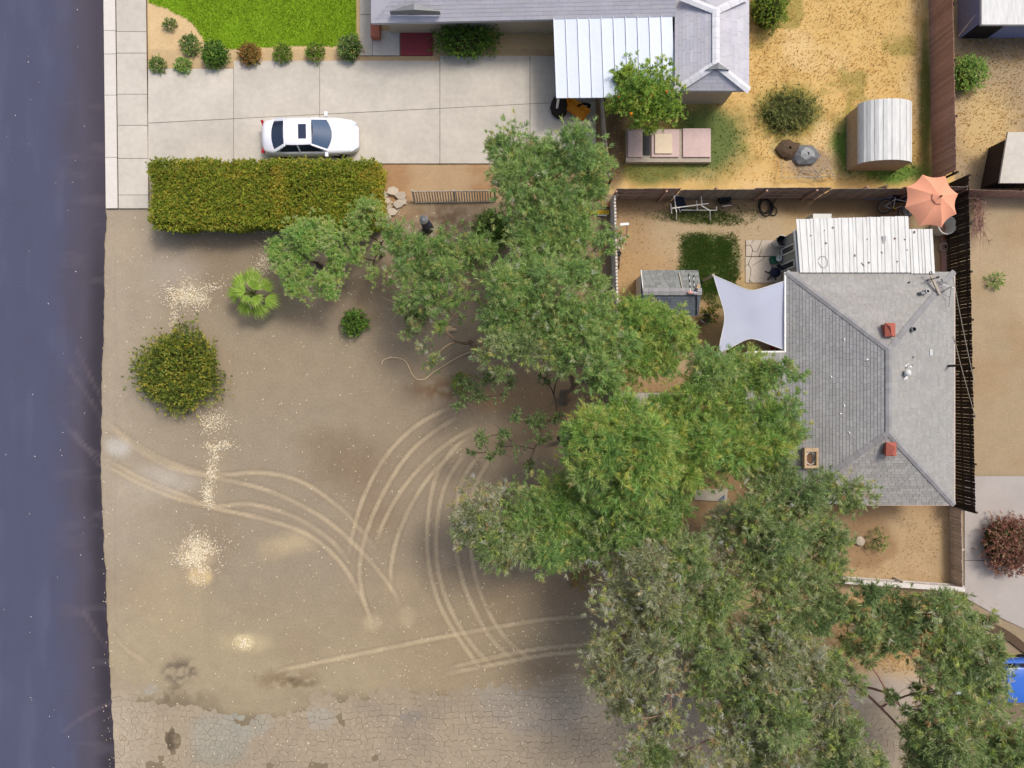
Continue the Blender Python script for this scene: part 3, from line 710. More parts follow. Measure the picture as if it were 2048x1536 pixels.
fence('second grey picket fence panel half hidden under the leafy tree', (1085, 400), (1200, 400), 0.9, 0.055, 0.07, 0.02, M['grey_wood'], M['grey_wood'], lean=0.3, rails=(0.06, 0.84), board='picket')

# ------------------------------------------------------------------ main house
def clip_rect(poly, u0, u1, v0, v1):
    def cl(p, f):
        out = []
        for i in range(len(p)):
            a, b = p[i], p[(i+1) % len(p)]; fa, fb = f(a), f(b)
            if fa >= 0: out.append(a)
            if (fa >= 0) != (fb >= 0):
                t = fa/(fa-fb); out.append((a[0]+(b[0]-a[0])*t, a[1]+(b[1]-a[1])*t))
        return out
    for f in (lambda p: p[0]-u0, lambda p: u1-p[0], lambda p: p[1]-v0, lambda p: v1-p[1]):
        poly = cl(poly, f)
        if len(poly) < 3: return []
    return poly
def shingles(pts, e=0.15, w=0.30, th=0.022, col=(150,148,144), jit=0.14, lift=0.006, gap=.007):
    """pts: planar polygon, first edge is the eave. Returns list of (full?, MB)"""
    O = pts[0]; u = (pts[1]-pts[0]).normalized(); nrm = (pts[1]-pts[0]).cross(pts[2]-pts[0]).normalized()
    if nrm.z < 0: nrm = -nrm
    v = nrm.cross(u)
    if v.z < 0: v = -v
    pl = [((p-O).dot(u), (p-O).dot(v)) for p in pts]
    area = sum(pl[i][0]*pl[(i+1) % len(pl)][1]-pl[(i+1) % len(pl)][0]*pl[i][1] for i in range(len(pl)))
    if area < 0: pl = pl[::-1]
    umin = min(p[0] for p in pl); umax = max(p[0] for p in pl); vmax = max(p[1] for p in pl)
    out = []; r = 0
    while r*e < vmax:
        off = random.uniform(0, w); k = -1
        tone = random.uniform(.97, 1.03)
        x = umin-off
        while x < umax:
            ww = w*random.choice((0.8, 1.0, 1.0, 1.15))
            c = clip_rect(pl, x+gap, x+ww-gap, r*e, (r+1)*e)
            if len(c) >= 3:
                full = len(c) == 4 and abs((c[2][0]-c[0][0])) > ww*0.9 and abs(c[2][1]-c[0][1]) > e*0.95
                b = MB(); b.col = tuple(np.array(lin(col))*random.uniform(1-jit, 1+jit)*tone*np.array([1+random.uniform(-.015,.015), 1, 1+random.uniform(-.02,.025)]))
                hh = [lift+th*(1-(p[1]-r*e)/e) for p in c]
                top = [O+u*p[0]+v*p[1]+nrm*h for p, h in zip(c, hh)]; bot = [O+u*p[0]+v*p[1] for p in c]
                nn = len(c)
                b.add(bot+top, [tuple(range(nn, 2*nn))]+[(i, (i+1) % nn, nn+(i+1) % nn, nn+i) for i in range(nn)])
                out.append((full, b))
            x += ww
        r += 1
    return out
def merge(mbs):
    t = MB()
    for b in mbs:
        n = len(t.v); t.v += b.v; t.c += b.c; t.f += [tuple(i+n for i in f) for f in b.f]
    return t
def caps(lines, roof, root, step=0.24, w=0.27, m=None):
    off = ORIG[root.name]; b = MB(); b.add([(-.14,-w/2,-.025),(.14,-w/2,-.025),(.14,0,.028),(-.14,0,.028),(.14,w/2,-.025),(-.14,w/2,-.025)], [(0,1,2,3),(3,2,4,5),(0,3,5),(1,4,2)])
    me = b.mesh('ridge_cap'); me.materials.append(m or M['cap'])
    for a, c in lines:
        d = c-a; n = int(d.length/step); q_ = d.to_track_quat('X', 'Z').to_euler()
        for i in range(n):
            p = a+d*((i+.5)/n)-off; p.z += 0.03+0.004*(i % 2)
            piece('ridge_cap', me, roof, p, rot=(q_.x, q_.y+0.03, q_.z))

house = thing('house', 'grey shingle hip roofed house with two red roof vents beside the long dark fence', 'house', loc=P(1770, 780))
ZE, ZR = 2.6, 4.2
xw, xe = X(1573, ZE), X(1908, ZE); yn, ys_ = Y(544, ZE), Y(1009, ZE); xr = X(1777, ZR); r1, r2 = Y(699, ZR), Y(866, ZR)
NW, NE, SE, SW = Vector((xw,yn,ZE)), Vector((xe,yn,ZE)), Vector((xe,ys_,ZE)), Vector((xw,ys_,ZE))
R1, R2 = Vector((xr,r1,ZR)), Vector((xr,r2,ZR))
zw = 2.33; xww = X(1495, zw); yw1, yw2 = Y(705, 2.45), Y(905, 2.45)
W1, W2 = Vector((xw, yw1, ZE-0.0)), Vector((xw, yw2, ZE)); W3, W4 = Vector((xww, yw2, zw)), Vector((xww, yw1, zw))
planes = {'N': [NE, NW, R1], 'E': [SE, NE, R1, R2], 'S': [SW, SE, R2], 'W': [NW, SW, R2, R1], 'wing': [W4, W3, W2, W1]}
deck = MB()
for k, p in planes.items(): deck.poly([v for v in p])
for a, b in ((NW, NE), (NE, SE), (SE, SW), (SW, NW)):
    deck.add([a, b, b-Vector((0,0,.16)), a-Vector((0,0,.16))], [(0,1,2,3)])
deck.add([NW-Vector((0,0,.16)), NE-Vector((0,0,.16)), SE-Vector((0,0,.16)), SW-Vector((0,0,.16))], [(0,1,2,3)])
deck.add([W1-Vector((0,0,.12)), W2-Vector((0,0,.12)), W3-Vector((0,0,.12)), W4-Vector((0,0,.12))], [(0,1,2,3)])
roof = deck.build('roof', M['roof_deck'], house)
full = []; rest = []
for k, p in planes.items():
    for f, b in shingles(p, e=0.15 if k == 'S' else .14, w=0.31 if k == 'S' else .28, jit={'S': .12, 'W': .09}.get(k, .07), gap={'S': .007, 'W': .005}.get(k, .003), th={'S': .022, 'W': .018}.get(k, .012), col={'wing': (158,156,150), 'W': (146,145,142), 'E': (150,148,142)}.get(k, (152,149,143))):
        if f and k == 'S' and len(full) < 298: full.append(b)
        else: rest.append(b)
for b in full: b.build('shingle', M['shingle'], roof)
merge(rest).build('shingle_courses', M['shingle'], roof, kind='stuff')
caps([(NW, R1), (NE, R1), (SE, R2), (SW, R2), (R1, R2)], roof, house)
b = MB(); b.box(xw+.5, xe-.45, ys_+.45, yn-.45, 0, 2.5); b.box(xww+.35, xw+.5, yw2+.3, yw1-.3, 0, 2.25); b.build('wall', M['beige_wall'], house)
def gutter(pts, root, m='white', w=0.09):
    g = MB()
    for a, c in zip(pts[:-1], pts[1:]): g.beam(a, c, w, 0.11)
    g.build('gutter', M[m], root)
gutter([NW+Vector((-.05, 0, -.05)), Vector((xw-.05, yw1, ZE-.05))], house)
gutter([Vector((xw, yw1+.03, ZE-.06)), W4+Vector((0, .03, -.04))], house)
gutter([W4+Vector((-.04, 0, -.05)), W3+Vector((-.04, 0, -.05))], house)
gutter([NE+Vector((.03, 0, -.05)), SE+Vector((.03, 0, -.05))], house, 'tan_wood', 0.05)
gutter([SE+Vector((0, -.03, -.06)), SW+Vector((0, -.03, -.06))], house, 'tan_wood', 0.05)
def roofz(x, y):
    # height of the main roof at x, y
    return min(ZE+(x-xw)/(xr-xw)*(ZR-ZE), ZE+(xe-x)/(xe-xr)*(ZR-ZE), ZE+(yn-y)/(yn-r1)*(ZR-ZE), ZE+(y-ys_)/(r2-ys_)*(ZR-ZE))
def on_roof(px, py):
    z = 3.3
    for _ in range(6):
        x, y = X(px, z), Y(py, z); z = roofz(x, y)
    return Vector((x, y, z))
# red hooded vents
for px, py, sx in ((1772, 661, 0), (1774, 897, 1)):
    c = on_roof(px, py); b = MB(); w, d, h = 0.42, 0.58, 0.36
    b.box(c.x-w/2+.03, c.x+w/2-.03, c.y-d/2+.03, c.y+d/2-.03, c.z-.3, c.z+h)
    v_ = b.build('roof_vent', M['red_tile'], house)
    t = MB(); z0 = c.z+h; x0, x1, y0, y1 = c.x-w/2-.02, c.x+w/2+.02, c.y-d/2-.02, c.y+d/2+.02
    t.add([(x0,y0,z0),(x1,y0,z0),(x1,y1,z0),(x0,y1,z0),(c.x,y0+.05,z0+.14),(c.x+(.08 if sx else -.08),y1-.18,z0+.17),(x0,y0,z0-.05),(x1,y0,z0-.05),(x1,y1,z0-.05),(x0,y1,z0-.05)],
          [(0,1,4),(1,2,5,4),(2,3,5),(3,0,4,5),(0,6,7,1),(1,7,8,2),(2,8,9,3),(3,9,6,0),(6,9,8,7)])
    t.build('vent_hood', M['red_tile'], v_)
def pipe(px, py, r, h, m, name='flue_pipe', hollow=True):
    c = on_roof(px, py); b = MB(); z = c.z
    if hollow: b.lathe([(r, -.15), (r, h), (r*.8, h), (r*.8, h-.12), (0.001, h-.12)], 14, (c.x, c.y, z), cap=False)
    else: b.lathe([(r, -.15), (r, h), (0.001, h)], 14, (c.x, c.y, z), cap=False)
    return b.build(name, M[m], house, smooth=False)
pipe(1823, 659, 0.11, 0.22, 'lead'); c = on_roof(1823, 659); b = MB(); b.lathe([(0.001, 0.11), (0.085, 0.11)], 14, c, cap=False); b.build('flue_mouth', M['black'], house)
o = pipe(1896, 732, 0.055, 0.55, 'black')
pipe(1848, 584, 0.09, 0.32, 'steel')
c = on_roof(1848, 584); b = MB(); b.lathe([(0.16, .06), (0.10, .30)], 12, (c.x-.2, c.y-.08, c.z), cap=True, sx=1.0, sy=.55); b.build('flue_cowl', M['lead'], house)
c = on_roof(1810, 746); b = MB(); b.lathe([(.10, -.1), (.10, .16), (.15, .18), (.15, .26), (.09, .33), (.01, .35)], 14, c); vc = b.build('vent_cap', M['pale_plastic'], house, smooth=True)
for dx, dy, r in ((6,-12,.07),(10,-13,.09),(14,-11,.07),(4,6,.07),(7,9,.06),(11,5,.08),(12,0,.07),(2,14,.05),(5,12,.07)):
    c = on_roof(1806+dx, 744+dy); b = MB(); b.lathe([(r, 0.01), (r*.8, .05), (.005, .06)], 9, c, sx=random.uniform(.8,1.2)); b.build('sealant_patch', M['white'], house)
c = on_roof(1814, 731); b = MB(); b.tube([c+Vector((-.1,-.15,.05)), c+Vector((0,.02,.12)), c+Vector((.22,.02,.12))], .02, 6); b.build('vent_tube', M['lead'], house)
c = on_roof(1861, 705); b = MB(); b.box(c.x-.06, c.x+.06, c.y-.14, c.y+.14, c.z-.05, c.z+.06); b.build('small_vent', M['steel'], house)
c = on_roof(1826, 714); b = MB(); b.lathe([(.03, -.05), (.03, .12), (.001, .12)], 8, c, cap=False); b.build('vent_stub', M['lead'], house)
c = on_roof(1817, 565); b = MB(); b.lathe([(.04, -.05), (.04, .10), (.001, .10)], 8, c, cap=False); b.build('vent_stub', M['blue_black'], house)
# small light flakes on the roof
b = MB()
for px, py in ((1688,679),(1734,719),(1662,754),(1688,811),(1681,827),(1698,865)):
    c = on_roof(px, py); b.obox(c+Vector((0,0,.045)), (.10, .04, .02), random.random()*3)
b.build('roof_litter', M['white'], house, kind='stuff')
# south west corner: timber box holding a ring of hose
cb = on_roof(1618, 915)
TB = cb.z+.02
bx = thing('timber_box', 'pale timber box frame with a coiled hose standing at the roof corner under the trees', 'box', loc=(cb.x, cb.y, TB))
b = MB(); w, d = 0.64, 0.92
for x0, x1, y0, y1 in ((-w/2, w/2, d/2-.17, d/2), (-w/2, w/2, -d/2, -d/2+.12), (-w/2, -w/2+.10, -d/2+.123, d/2-.173), (w/2-.10, w/2, -d/2+.123, d/2-.173)):
    k = MB(); k.box(cb.x+x0, cb.x+x1, cb.y+y0, cb.y+y1, TB, TB+.28); k.build('side_board', M['log'], bx)
k = MB(); k.box(cb.x-w/2+.02, cb.x+w/2-.02, cb.y-d/2+.02, cb.y+d/2-.02, TB, TB+.04); k.build('floor_board', M['rust'], bx)
hs = thing('hose_coil', 'pale hose loop lying inside the timber box at the roof corner', 'hose', loc=(cb.x, cb.y, TB+.05))
k = MB(); k.tube([(cb.x+(.17+.01*t)*math.cos(t), cb.y-.02+(.24+.008*t)*math.sin(t), TB+.08+.012*t) for t in np.linspace(.3, 9.5, 46)], .018, 5); k.build('loop', M['pale_plastic'], hs)

# mast with rusty fittings on the roof's north east corner
c0 = on_roof(1868, 575); an = thing('antenna_mast', 'dismantled aerial mast and brackets lying on the roof corner near the umbrella', 'antenna', loc=c0)
k = MB(); k.beam(c0+Vector((-.22,.5,.16)), c0+Vector((.12,-.36,.24)), .10, .08); k.build('mast', M['grey_wood'], an)
k = MB(); k.tube([c0+Vector((-.26,.55,.14)), c0+Vector((-.30,.68,.16)), c0+Vector((-.22,.72,.16)), c0+Vector((-.18,.62,.16))], .025, 6); k.build('hook', M['black'], an)
k = MB(); k.tube([c0+Vector((-.42,.30,.2)), c0+Vector((.02,.42,.24))], .022, 6); k.obox(c0+Vector((.03,.43,.24)), (.09,.09,.09), .4); k.obox(c0+Vector((-.40,.31,.2)), (.08,.08,.08), .4); k.build('cross_arm', M['black'], an)
k = MB(); k.tube([c0+Vector((.28,.10,.2)), c0+Vector((.75,-.06,.28))], .018, 6); k.build('silver_rod', M['pvc'], an)
k = MB(); k.tube([c0+Vector((.18,-.36,.1)), c0+Vector((.36,-.14,.25)), c0+Vector((.62,.0,.3))], .03, 6); k.tube([c0+Vector((.25,.38,.14)), c0+Vector((.34,.22,.16)), c0+Vector((.48,.2,.2))], .03, 6); k.obox(c0+Vector((.36,.34,.16)), (.18,.12,.08), .3); k.build('bracket', M['lead'], an)
k = MB(); k.tube([c0+Vector((.62,0,.28)), c0+Vector((.66,-.5,.1)), c0+Vector((.4,-.35,.12)), c0+Vector((.66,-.45,.1)), c0+Vector((.66,-.9,.04))], .01, 5); k.build('cable', M['black'], an)

# ------------------------------------------------------------------ annex with white sheet roof
ann = thing('sunroom', 'annex under a white ribbed sheet roof joined to the top of the grey house', 'annex', loc=P(1730, 500))
ZN, ZS = 2.25, 2.72
def panel(pn0, pn1, ps0, ps1, pyn, pys, zn, ribs):
    a, b_, c, d = P(pn0, pyn, zn), P(pn1, pyn, zn), P(ps1, pys, ZS), P(ps0, pys, ZS)
    prof = [(0, 0.0)]
    for i in range(ribs):
        t = (i+.5)/ribs; s_ = .055/ribs*2
        prof += [(t-s_, 0), (t-s_*.45, .028), (t+s_*.45, .028), (t+s_, 0)]
    prof += [(1, 0.0)]; vs = []; n = len(prof)
    for t, h in prof:
        e0 = a.lerp(b_, t); e1 = d.lerp(c, t); up = 0.004 if 0 < t < 1 else 0
        vs += [e0+Vector((0,0,h)), e1+Vector((0,0,h))]
    for t, h in prof:
        e0 = a.lerp(b_, t); e1 = d.lerp(c, t); vs += [e0+Vector((0,0,h-.03)), e1+Vector((0,0,h-.03))]
    fs = []
    for i in range(n-1):
        fs += [(2*i, 2*i+2, 2*i+3, 2*i+1), (2*n+2*i, 2*n+2*i+1, 2*n+2*i+3, 2*n+2*i+2), (2*i, 2*n+2*i, 2*n+2*i+2, 2*i+2), (2*i+1, 2*i+3, 2*n+2*i+3, 2*n+2*i+1)]
    fs += [(0, 1, 2*n+1, 2*n), (2*n-2, 4*n-2, 4*n-1, 2*n-1)]
    m = MB(); m.add(vs, fs); m.build('roof_panel', M['metal_roof'], ann)
xn = [1592, 1620, 1647.5, 1676, 1705, 1733, 1761, 1789, 1817]; xs_ = [1600, 1626, 1652.5, 1680, 1708, 1736, 1764, 1793, 1821.5]
for i in range(8):
    dz = 0.012*(i % 2)
    panel(xn[i]+.3, xn[i+1]-.3, xs_[i]+.3, xs_[i+1]-.3, 438-i*.8, 545, ZN+dz, 2)
panel(1818.5, 1841, 1823, 1845, 458, 547, ZN+.08, 2); panel(1841.8, 1865, 1845.8, 1870, 458, 547, ZN+.09, 2)
def annz(px, py): return ZN+(py-436)/(545-436)*(ZS-ZN)
b = MB(); xa0, xa1, ya0, ya1 = 13.42, X(1812, 2.2), 5.0, 7.25
b.box(xa0, xa1, ya0, ya1, 0, 2.06); b.build('wall', M['stucco'], ann)
for y1, y0 in ((6.70, 6.33), (5.93, 5.56)):
    z0, z1 = 0.22, 1.86; w = MB(); t = .055
    w.box(xa0-.05, xa0-.002, y0, y0+t, z0, z1); w.box(xa0-.05, xa0-.002, y1-t, y1, z0, z1); w.box(xa0-.05, xa0-.002, y0+t+.001, y1-t-.001, z0, z0+.09); w.box(xa0-.05, xa0-.002, y0+t+.001, y1-t-.001, z1-.06, z1)
    wo_ = w.build('window', M['white'], ann)
    g = MB(); g.box(xa0-.022, xa0-.004, y0+t+.002, y1-t-.002, z0+.092, z1-.062); g.build('pane', M['glass'], wo_)
gutter([P(1588, 461, 2.1), P(1596, 548, 2.5)], ann, 'white', .07)
gutter([P(1595.5, 448, 2.16), P(1600.5, 547, 2.56)], ann, 'white', .10)
gutter([P(1574, 548.5, 2.6), P(1598, 547, 2.55)], ann, 'white', .07)
b = MB(); z = annz(1768, 480); b.obox(P(1768, 480, z+.03), (.16, .36, .03)); b.build('roof_plate', M['lead'], ann)
b = MB()
for px, py in ((1649,461),(1622,471),(1735,478),(1710,511),(1764,505),(1810,479),(1814,500),(1795,523),(1738,525),(1652,486),(1790,477),(1666,455),(1829,464)):
    b.obox(P(px, py, annz(px, py)+.035), (random.uniform(.04,.08), random.uniform(.05,.11), .012), random.random())
b.build('roof_debris', M['rust'], ann, kind='stuff')
b = MB(); cx, cy = 1646, 524; pts = [(cx-10, cy-4), (cx-5, cy-11), (cx+4, cy-11), (cx+9, cy-4), (cx+9, cy+7), (cx+2, cy+12), (cx-3, cy+10), (cx-10, cy)]
b.tube([P(x, y, annz(x, y)+.035) for x, y in pts], .010, 4); b.tube([P(x, y, annz(x, y)+.035) for x, y in ((1723,525),(1726,529),(1729,532))], .018, 4)
b.build('sealant_line', M['lead'], ann)
b = MB(); b.box(*sorted((X(1626, .8), X(1663, .8))), *sorted((Y(427.5, .8), Y(442, .8))), 0.0, 0.8); ac = b.build('air_conditioner', M['pale_plastic'], None, label='white air conditioner box poking out beyond the white roof edge', cat='air conditioner')

# ------------------------------------------------------------------ small shed
sh = thing('garden_shed', 'small grey shingled gable shed with a pale vented end wall half under a bright tree', 'shed', loc=P(1335, 590))
a0, a1 = X(1284, 2.1), X(1400, 2.2); zs, zr = 1.85, 2.45; yN, yR, yS = Y(541, zs), Y(583, zr), Y(634, zs)
yS = 2*yR-yN
b = MB(); b.poly([(a0,yN,zs),(a1,yN,zs),(a1,yR,zr),(a0,yR,zr)]); b.poly([(a0,yS,zs),(a1,yS,zs),(a1,yR,zr),(a0,yR,zr)]); b.poly([(a0,yN,zs-.02),(a1,yN,zs-.02),(a1,yS,zs-.02),(a0,yS,zs-.02)])
sroof = b.build('roof', M['roof_deck'], sh)
V = Vector
for pl, cl_ in (([V((a1,yN,zs)), V((a0,yN,zs)), V((a0,yR,zr)), V((a1,yR,zr))], (126,128,123)), ([V((a0,yS,zs)), V((a1,yS,zs)), V((a1,yR,zr)), V((a0,yR,zr))], (92,98,104))):
    for f, k in shingles(pl, e=0.145, w=0.30, col=cl_, jit=.18): k.build('shingle', M['shingle'], sroof)
caps([(V((a0,yR,zr)), V((a1,yR,zr)))], sroof, sh, w=.34)
b = MB(); wx0, wx1, wy0, wy1 = a0+.06, a1-.12, yS+.15, yN-.15
b.box(wx0, wx1, wy0, wy1, 0, zs-.03); b.add([(wx0,wy0,zs-.03),(wx0,wy1,zs-.03),(wx0,yR,zr-.08),(wx1,wy0,zs-.03),(wx1,wy1,zs-.03),(wx1,yR,zr-.08)], [(0,2,1),(3,4,5)]); b.build('wall', M['white_wood'], sh)
b = MB(); b.box(a0-.02, a0+.02, yN-.02, yN, zs-.1, zs+.05)
b.beam((a0-.01, yN, zs+.01), (a0-.01, yR, zr+.01), .03, .09); b.build('barge_board', M['white'], sh)
b = MB()
for i in range(4):
    for j in range(5): b.obox((wx0-.012, yR-.15-.14*i, .55+.24*j), (.012, .06, .06))
b.build('vent_hole', M['black'], sh, kind='stuff')
b = MB(); b.box(wx0-.05, wx0-.012, yR-.18, yR-.06, 1.3, 1.8); b.build('latch', M['black'], sh)
def szn(y): return zs+(yN-y)/(yN-yR)*(zr-zs)+.05
def shedpt(px, py, h=0.0):
    z = 2.2
    for _ in range(5):
        y = Y(py, z); z = (szn(y) if y > yR else zs+(y-yS)/(yR-yS)*(zr-zs)+.05)+h
    return P(px, py, z)
k = MB(); k.tube([shedpt(1358, 546, .02), shedpt(1366, 582, .03)], .028, 6); k.build('pole', M['grey_wood'], None, label='dark grey pole lying up the slope of the small shed roof', cat='pole')
for i, (xa_, ya_, xb_, yb_, lb) in enumerate(((1378, 547, 1381, 583, 'striped mop with a pink head lying on the shed roof beside the dark pole'), (1387, 550, 1389, 584, 'striped mop with a grey white head lying nearest the shed roof end'))):
    t = thing('mop', lb, 'mop', loc=shedpt(xb_, yb_), group='mops on the shed roof')
    p0, p1 = shedpt(xa_, ya_, .02), shedpt(xb_, yb_, .04)
    for s_ in range(6):
        k = MB(); k.tube([p0.lerp(p1, s_/6), p0.lerp(p1, (s_+.97)/6)], .016, 6); k.build('handle_section', M['white' if s_ % 2 else 'black'], t)
    k = MB(); k.lathe([(.14, .0), (.13, .05), (.05, .09)], 10, p1+V((-.02, -.05, 0)), sy=.55); k.build('mop_head', M['pink' if i == 0 else 'grey_plastic'], t)
t = thing('wedge_board', 'pale timber offcut resting on the shed ridge beside the mops', 'board', loc=shedpt(1396, 576))
k = MB(); k.obox(shedpt(1396, 575, .05), (.14, .34, .05), -.35); k.build('offcut', M['log'], t); k = MB(); k.obox(shedpt(1392, 580, .06), (.12, .16, .12), -.3); k.build('end_block', M['black'], t)
k = MB(); k.tube([shedpt(1393, 587, .03), shedpt(1393.5, 606, .03), shedpt(1393, 630, .03)], .022, 6); k.build('strap', M['black'], None, label='black strap running down the front slope of the small shed roof', cat='strap')

# ------------------------------------------------------------------ shade sail
sail = thing('shade_sail', 'pale grey shade sail with curved edges stretched between a post and the house', 'shade sail', loc=P(1505, 635))
A, B, C_, D = P(1427, 551, 2.5), P(1571, 562, 2.55), P(1571, 700, 2.5), P(1436, 708, 2.0)
def edge(p, q_, sag, n, z=-.05):
    mid = (A+B+C_+D)/4; out = []
    for i in range(n+1):
        t = i/n; v = p.lerp(q_, t); w = (mid-v); w.z = 0; w.normalize(); v = v+w*sag*4*t*(1-t); v.z += z*4*t*(1-t); out.append(v)
    return out
n = 18
e0, e1, e2, e3 = edge(A, B, .55, n), edge(D, C_, .62, n), edge(A, D, .42, n), edge(B, C_, .06, n)
vs = []; fs = []
for j in range(n+1):
    for i in range(n+1):
        u, v = i/n, j/n
        p = e0[i]*(1-v)+e1[i]*v+e2[j]*(1-u)+e3[j]*u-(A*(1-u)*(1-v)+B*u*(1-v)+D*(1-u)*v+C_*u*v)
        vs.append(p)
for j in range(n):
    for i in range(n): fs.append((j*(n+1)+i, (j+1)*(n+1)+i, (j+1)*(n+1)+i+1, j*(n+1)+i+1))
m = MB(); m.add(vs, fs); m.build('cloth', M['sail'], sail, smooth=True)
for ed in (e0, e1, e2, e3):
    m = MB(); m.tube([p+V((0,0,.004)) for p in ed], .018, 5); m.build('hem', M['pale_plastic'], sail)
m = MB(); m.beam(P(1406, 562, 0), P(1427, 550, 2.55), .12, .12); m.build('sail_post', M['grey_wood'], None, label='grey wooden post leaning up to the shade sail corner by the green grass', cat='post')
rt = thing('red_stool', 'dark red item tucked in the shade under the sail by the house corner', 'stool', loc=P(1548, 692))
k = MB(); k.lathe([(.20, 0), (.22, .12), (.20, .38), (.16, .42), (.01, .40)], 10, P(1548, 692), sx=1.1); k.build('seat', M['red_plastic'], rt); k = MB(); k.obox(P(1552, 695)+V((.18, -.04, .55)), (.06, .36, .5)); k.build('backrest', M['red_plastic'], rt)

# ------------------------------------------------------------------ neighbouring house (top of the frame)
nh = thing('neighbour_house', 'light grey hip roofed house with pale ridge lines at the top of the frame', 'house', loc=P(1400, 60))
b = MB(); z1, z2 = 2.6, 4.4
pl = [P(742, 46, z1), P(1352, 33, z1), P(1352, -120, z2), P(890, -120, z2)]
b.poly(pl); b.poly([P(742, -290, z1), P(742, 46, z1), P(890, -120, z2)]); b.poly([P(1352,-290,z1), P(742, -290, z1), P(890, -120, z2), P(1352,-120,z2)])
zr_ = 3.35; x0, x1, y0, y1 = 1350, 1498, -70, 181
q0, q1, q2, q3 = P(x0, y1, z1), P(x1, y1, z1), P(x1, y0, z1), P(x0, y0, z1); ra, rb = P(1432, 128, zr_), P(1432, 22, zr_)
b.poly([q0, q1, ra]); b.poly([q1, q2, rb, ra]); b.poly([q2, q3, rb]); b.poly([q3, q0, ra, rb])
for u_, v_ in ((pl[0], pl[1]), (q0, q1), (q1, q2), (q3, q0)): b.add([u_, v_, v_-V((0,0,.18)), u_-V((0,0,.18))], [(0,1,2,3)])
nroof = b.build('roof', M['n_roof'], nh)
# shingle courses as shallow ridges
b = MB()
for pl_ in ([pl[0], pl[1], pl[2], pl[3]], [q1, q2, rb, ra], [q0, q1, ra], [q3, q0, ra, rb]):
    for f, k in shingles(pl_, e=.17, w=.6, col=(182,180,184), jit=.05, th=.008, lift=.004): b.v += []; n_ = len(b.v); b.v += k.v; b.c += k.c; b.f += [tuple(i+n_ for i in f_) for f_ in k.f]
b.build('shingle_courses', M['shingle'], nroof, kind='stuff')
caps([(q0, ra), (q1, ra), (ra, rb), (rb, P(1365, -5, 3.0)), (rb, P(1495, -8, 2.9))], nroof, nh, w=.34, m=M['n_cap'])
b = MB(); b.box(X(1352)*.93+.5, X(1498, z1)-.4, Y(181, z1)+.4, Y(-60, z1), 0, 2.5); b.box(X(742, z1)+.5, X(1352, z1)+.4, Y(36, z1)+.55, Y(-280, z1), 0, 2.5); b.build('wall', M['beige_wall'], nh)
def vent_hood(px, py, w):
    c = P(px, py, 3.05 if px < 1000 else 3.15); k = MB()
    k.add([c+V((-w/2,-.12,.12)), c+V((w/2,-.12,.12)), c+V((0,.16,.28)), c+V((0,-.14,.30)), c+V((-w/2,-.1,-.25)), c+V((w/2,-.1,-.25))], [(0,3,2),(3,1,2),(4,5,1,3,0)])
    k.build('eyebrow_vent', M['lead'], nh)
vent_hood(830, 20, 2.3); vent_hood(1433, 137, 1.1)
pcv = thing('patio_cover', 'pale blue white sheet patio roof next to the orange tree', 'patio roof', loc=P(1230, 110))
NP = 10
for i in range(NP):
    a_, c_ = i/NP, (i+1)/NP
    f0 = lambda t: P(1106+239*t, 34-5*t, 2.6); f1 = lambda t: P(1112+238*t, 196-2*t, 2.3)
    k = MB(); g_ = .01
    p = [f1(a_)+V((g_,0,0)), f1(c_)-V((g_,0,0)), f0(c_)-V((g_,0,0)), f0(a_)+V((g_,0,0))]
    k.add(p+[v_-V((0,0,.05)) for v_ in p]+[(p[0]+V((0,0,.05))), (p[3]+V((0,0,.05))), p[0]+V((.05,0,.0)), p[3]+V((.05,0,0))], [(0,1,2,3),(7,6,5,4),(0,4,5,1),(1,5,6,2),(2,6,7,3),(3,7,4,0),(0,10,8),(8,10,11,9),(9,11,3),(0,8,9,3)])
    k.build('roof_sheet', M['patio_sheet'], pcv)
for px in (1118, 1232, 1344):
    k = MB(); c = P(px, 190, 2.2); k.box(c.x-.05, c.x+.05, c.y-.05, c.y+.05, 0, 2.22); k.build('post', M['white'], pcv)
em = MB(); em.box(*sorted((X(802), X(866))), *sorted((Y(112), Y(50))), 0.0, 0.09); em.build('entry_step', M['maroon'], None, label='maroon entry step in front of the neighbour house door', cat='step')
k = MB(); k.box(*sorted((X(745), X(762))), *sorted((Y(82), Y(50))), 0, .5); k.build('planter', M['terracotta'], None, label='brick red planter box left of the maroon step', cat='planter')

# barrel roofed shed
bs = thing('barrel_shed', 'white barrel roofed metal shed standing in the golden yard', 'shed', loc=P(1765, 260))
xc, hw = X(1779, 1.75), 1.28; yb0, yb1 = Y(322, 1.8), Y(200, 1.8)
nseg = 10; zc0 = 1.25
def arc(t): a_ = PI-PI*t; return (xc+hw*math.cos(a_), zc0+.75*math.sin(a_))
for i in range(nseg):
    k = MB(); (xa_, za_), (xb_, zb_) = arc(i/nseg), arc((i+.94)/nseg); xm, zm = arc((i+.47)/nseg); zm += .02
    vs = []
    for y_ in (yb0, yb1): vs += [(xa_, y_, za_), (xm, y_, zm), (xb_, y_, zb_), (xb_, y_, zb_-.03), (xa_, y_, za_-.03)]
    k.add(vs, [(0,1,6,5),(1,2,7,6),(2,3,8,7),(4,9,8,3),(0,5,9,4),(0,4,3,2,1),(5,6,7,8,9)]); k.build('roof_sheet', M['metal_roof'], bs)
b = MB(); ring = [(xc-hw+.03, 0), (xc+hw-.03, 0)]+[(xc+(hw-.03)*math.cos(a_), zc0+.71*math.sin(a_)) for a_ in np.linspace(0, PI, 9)]
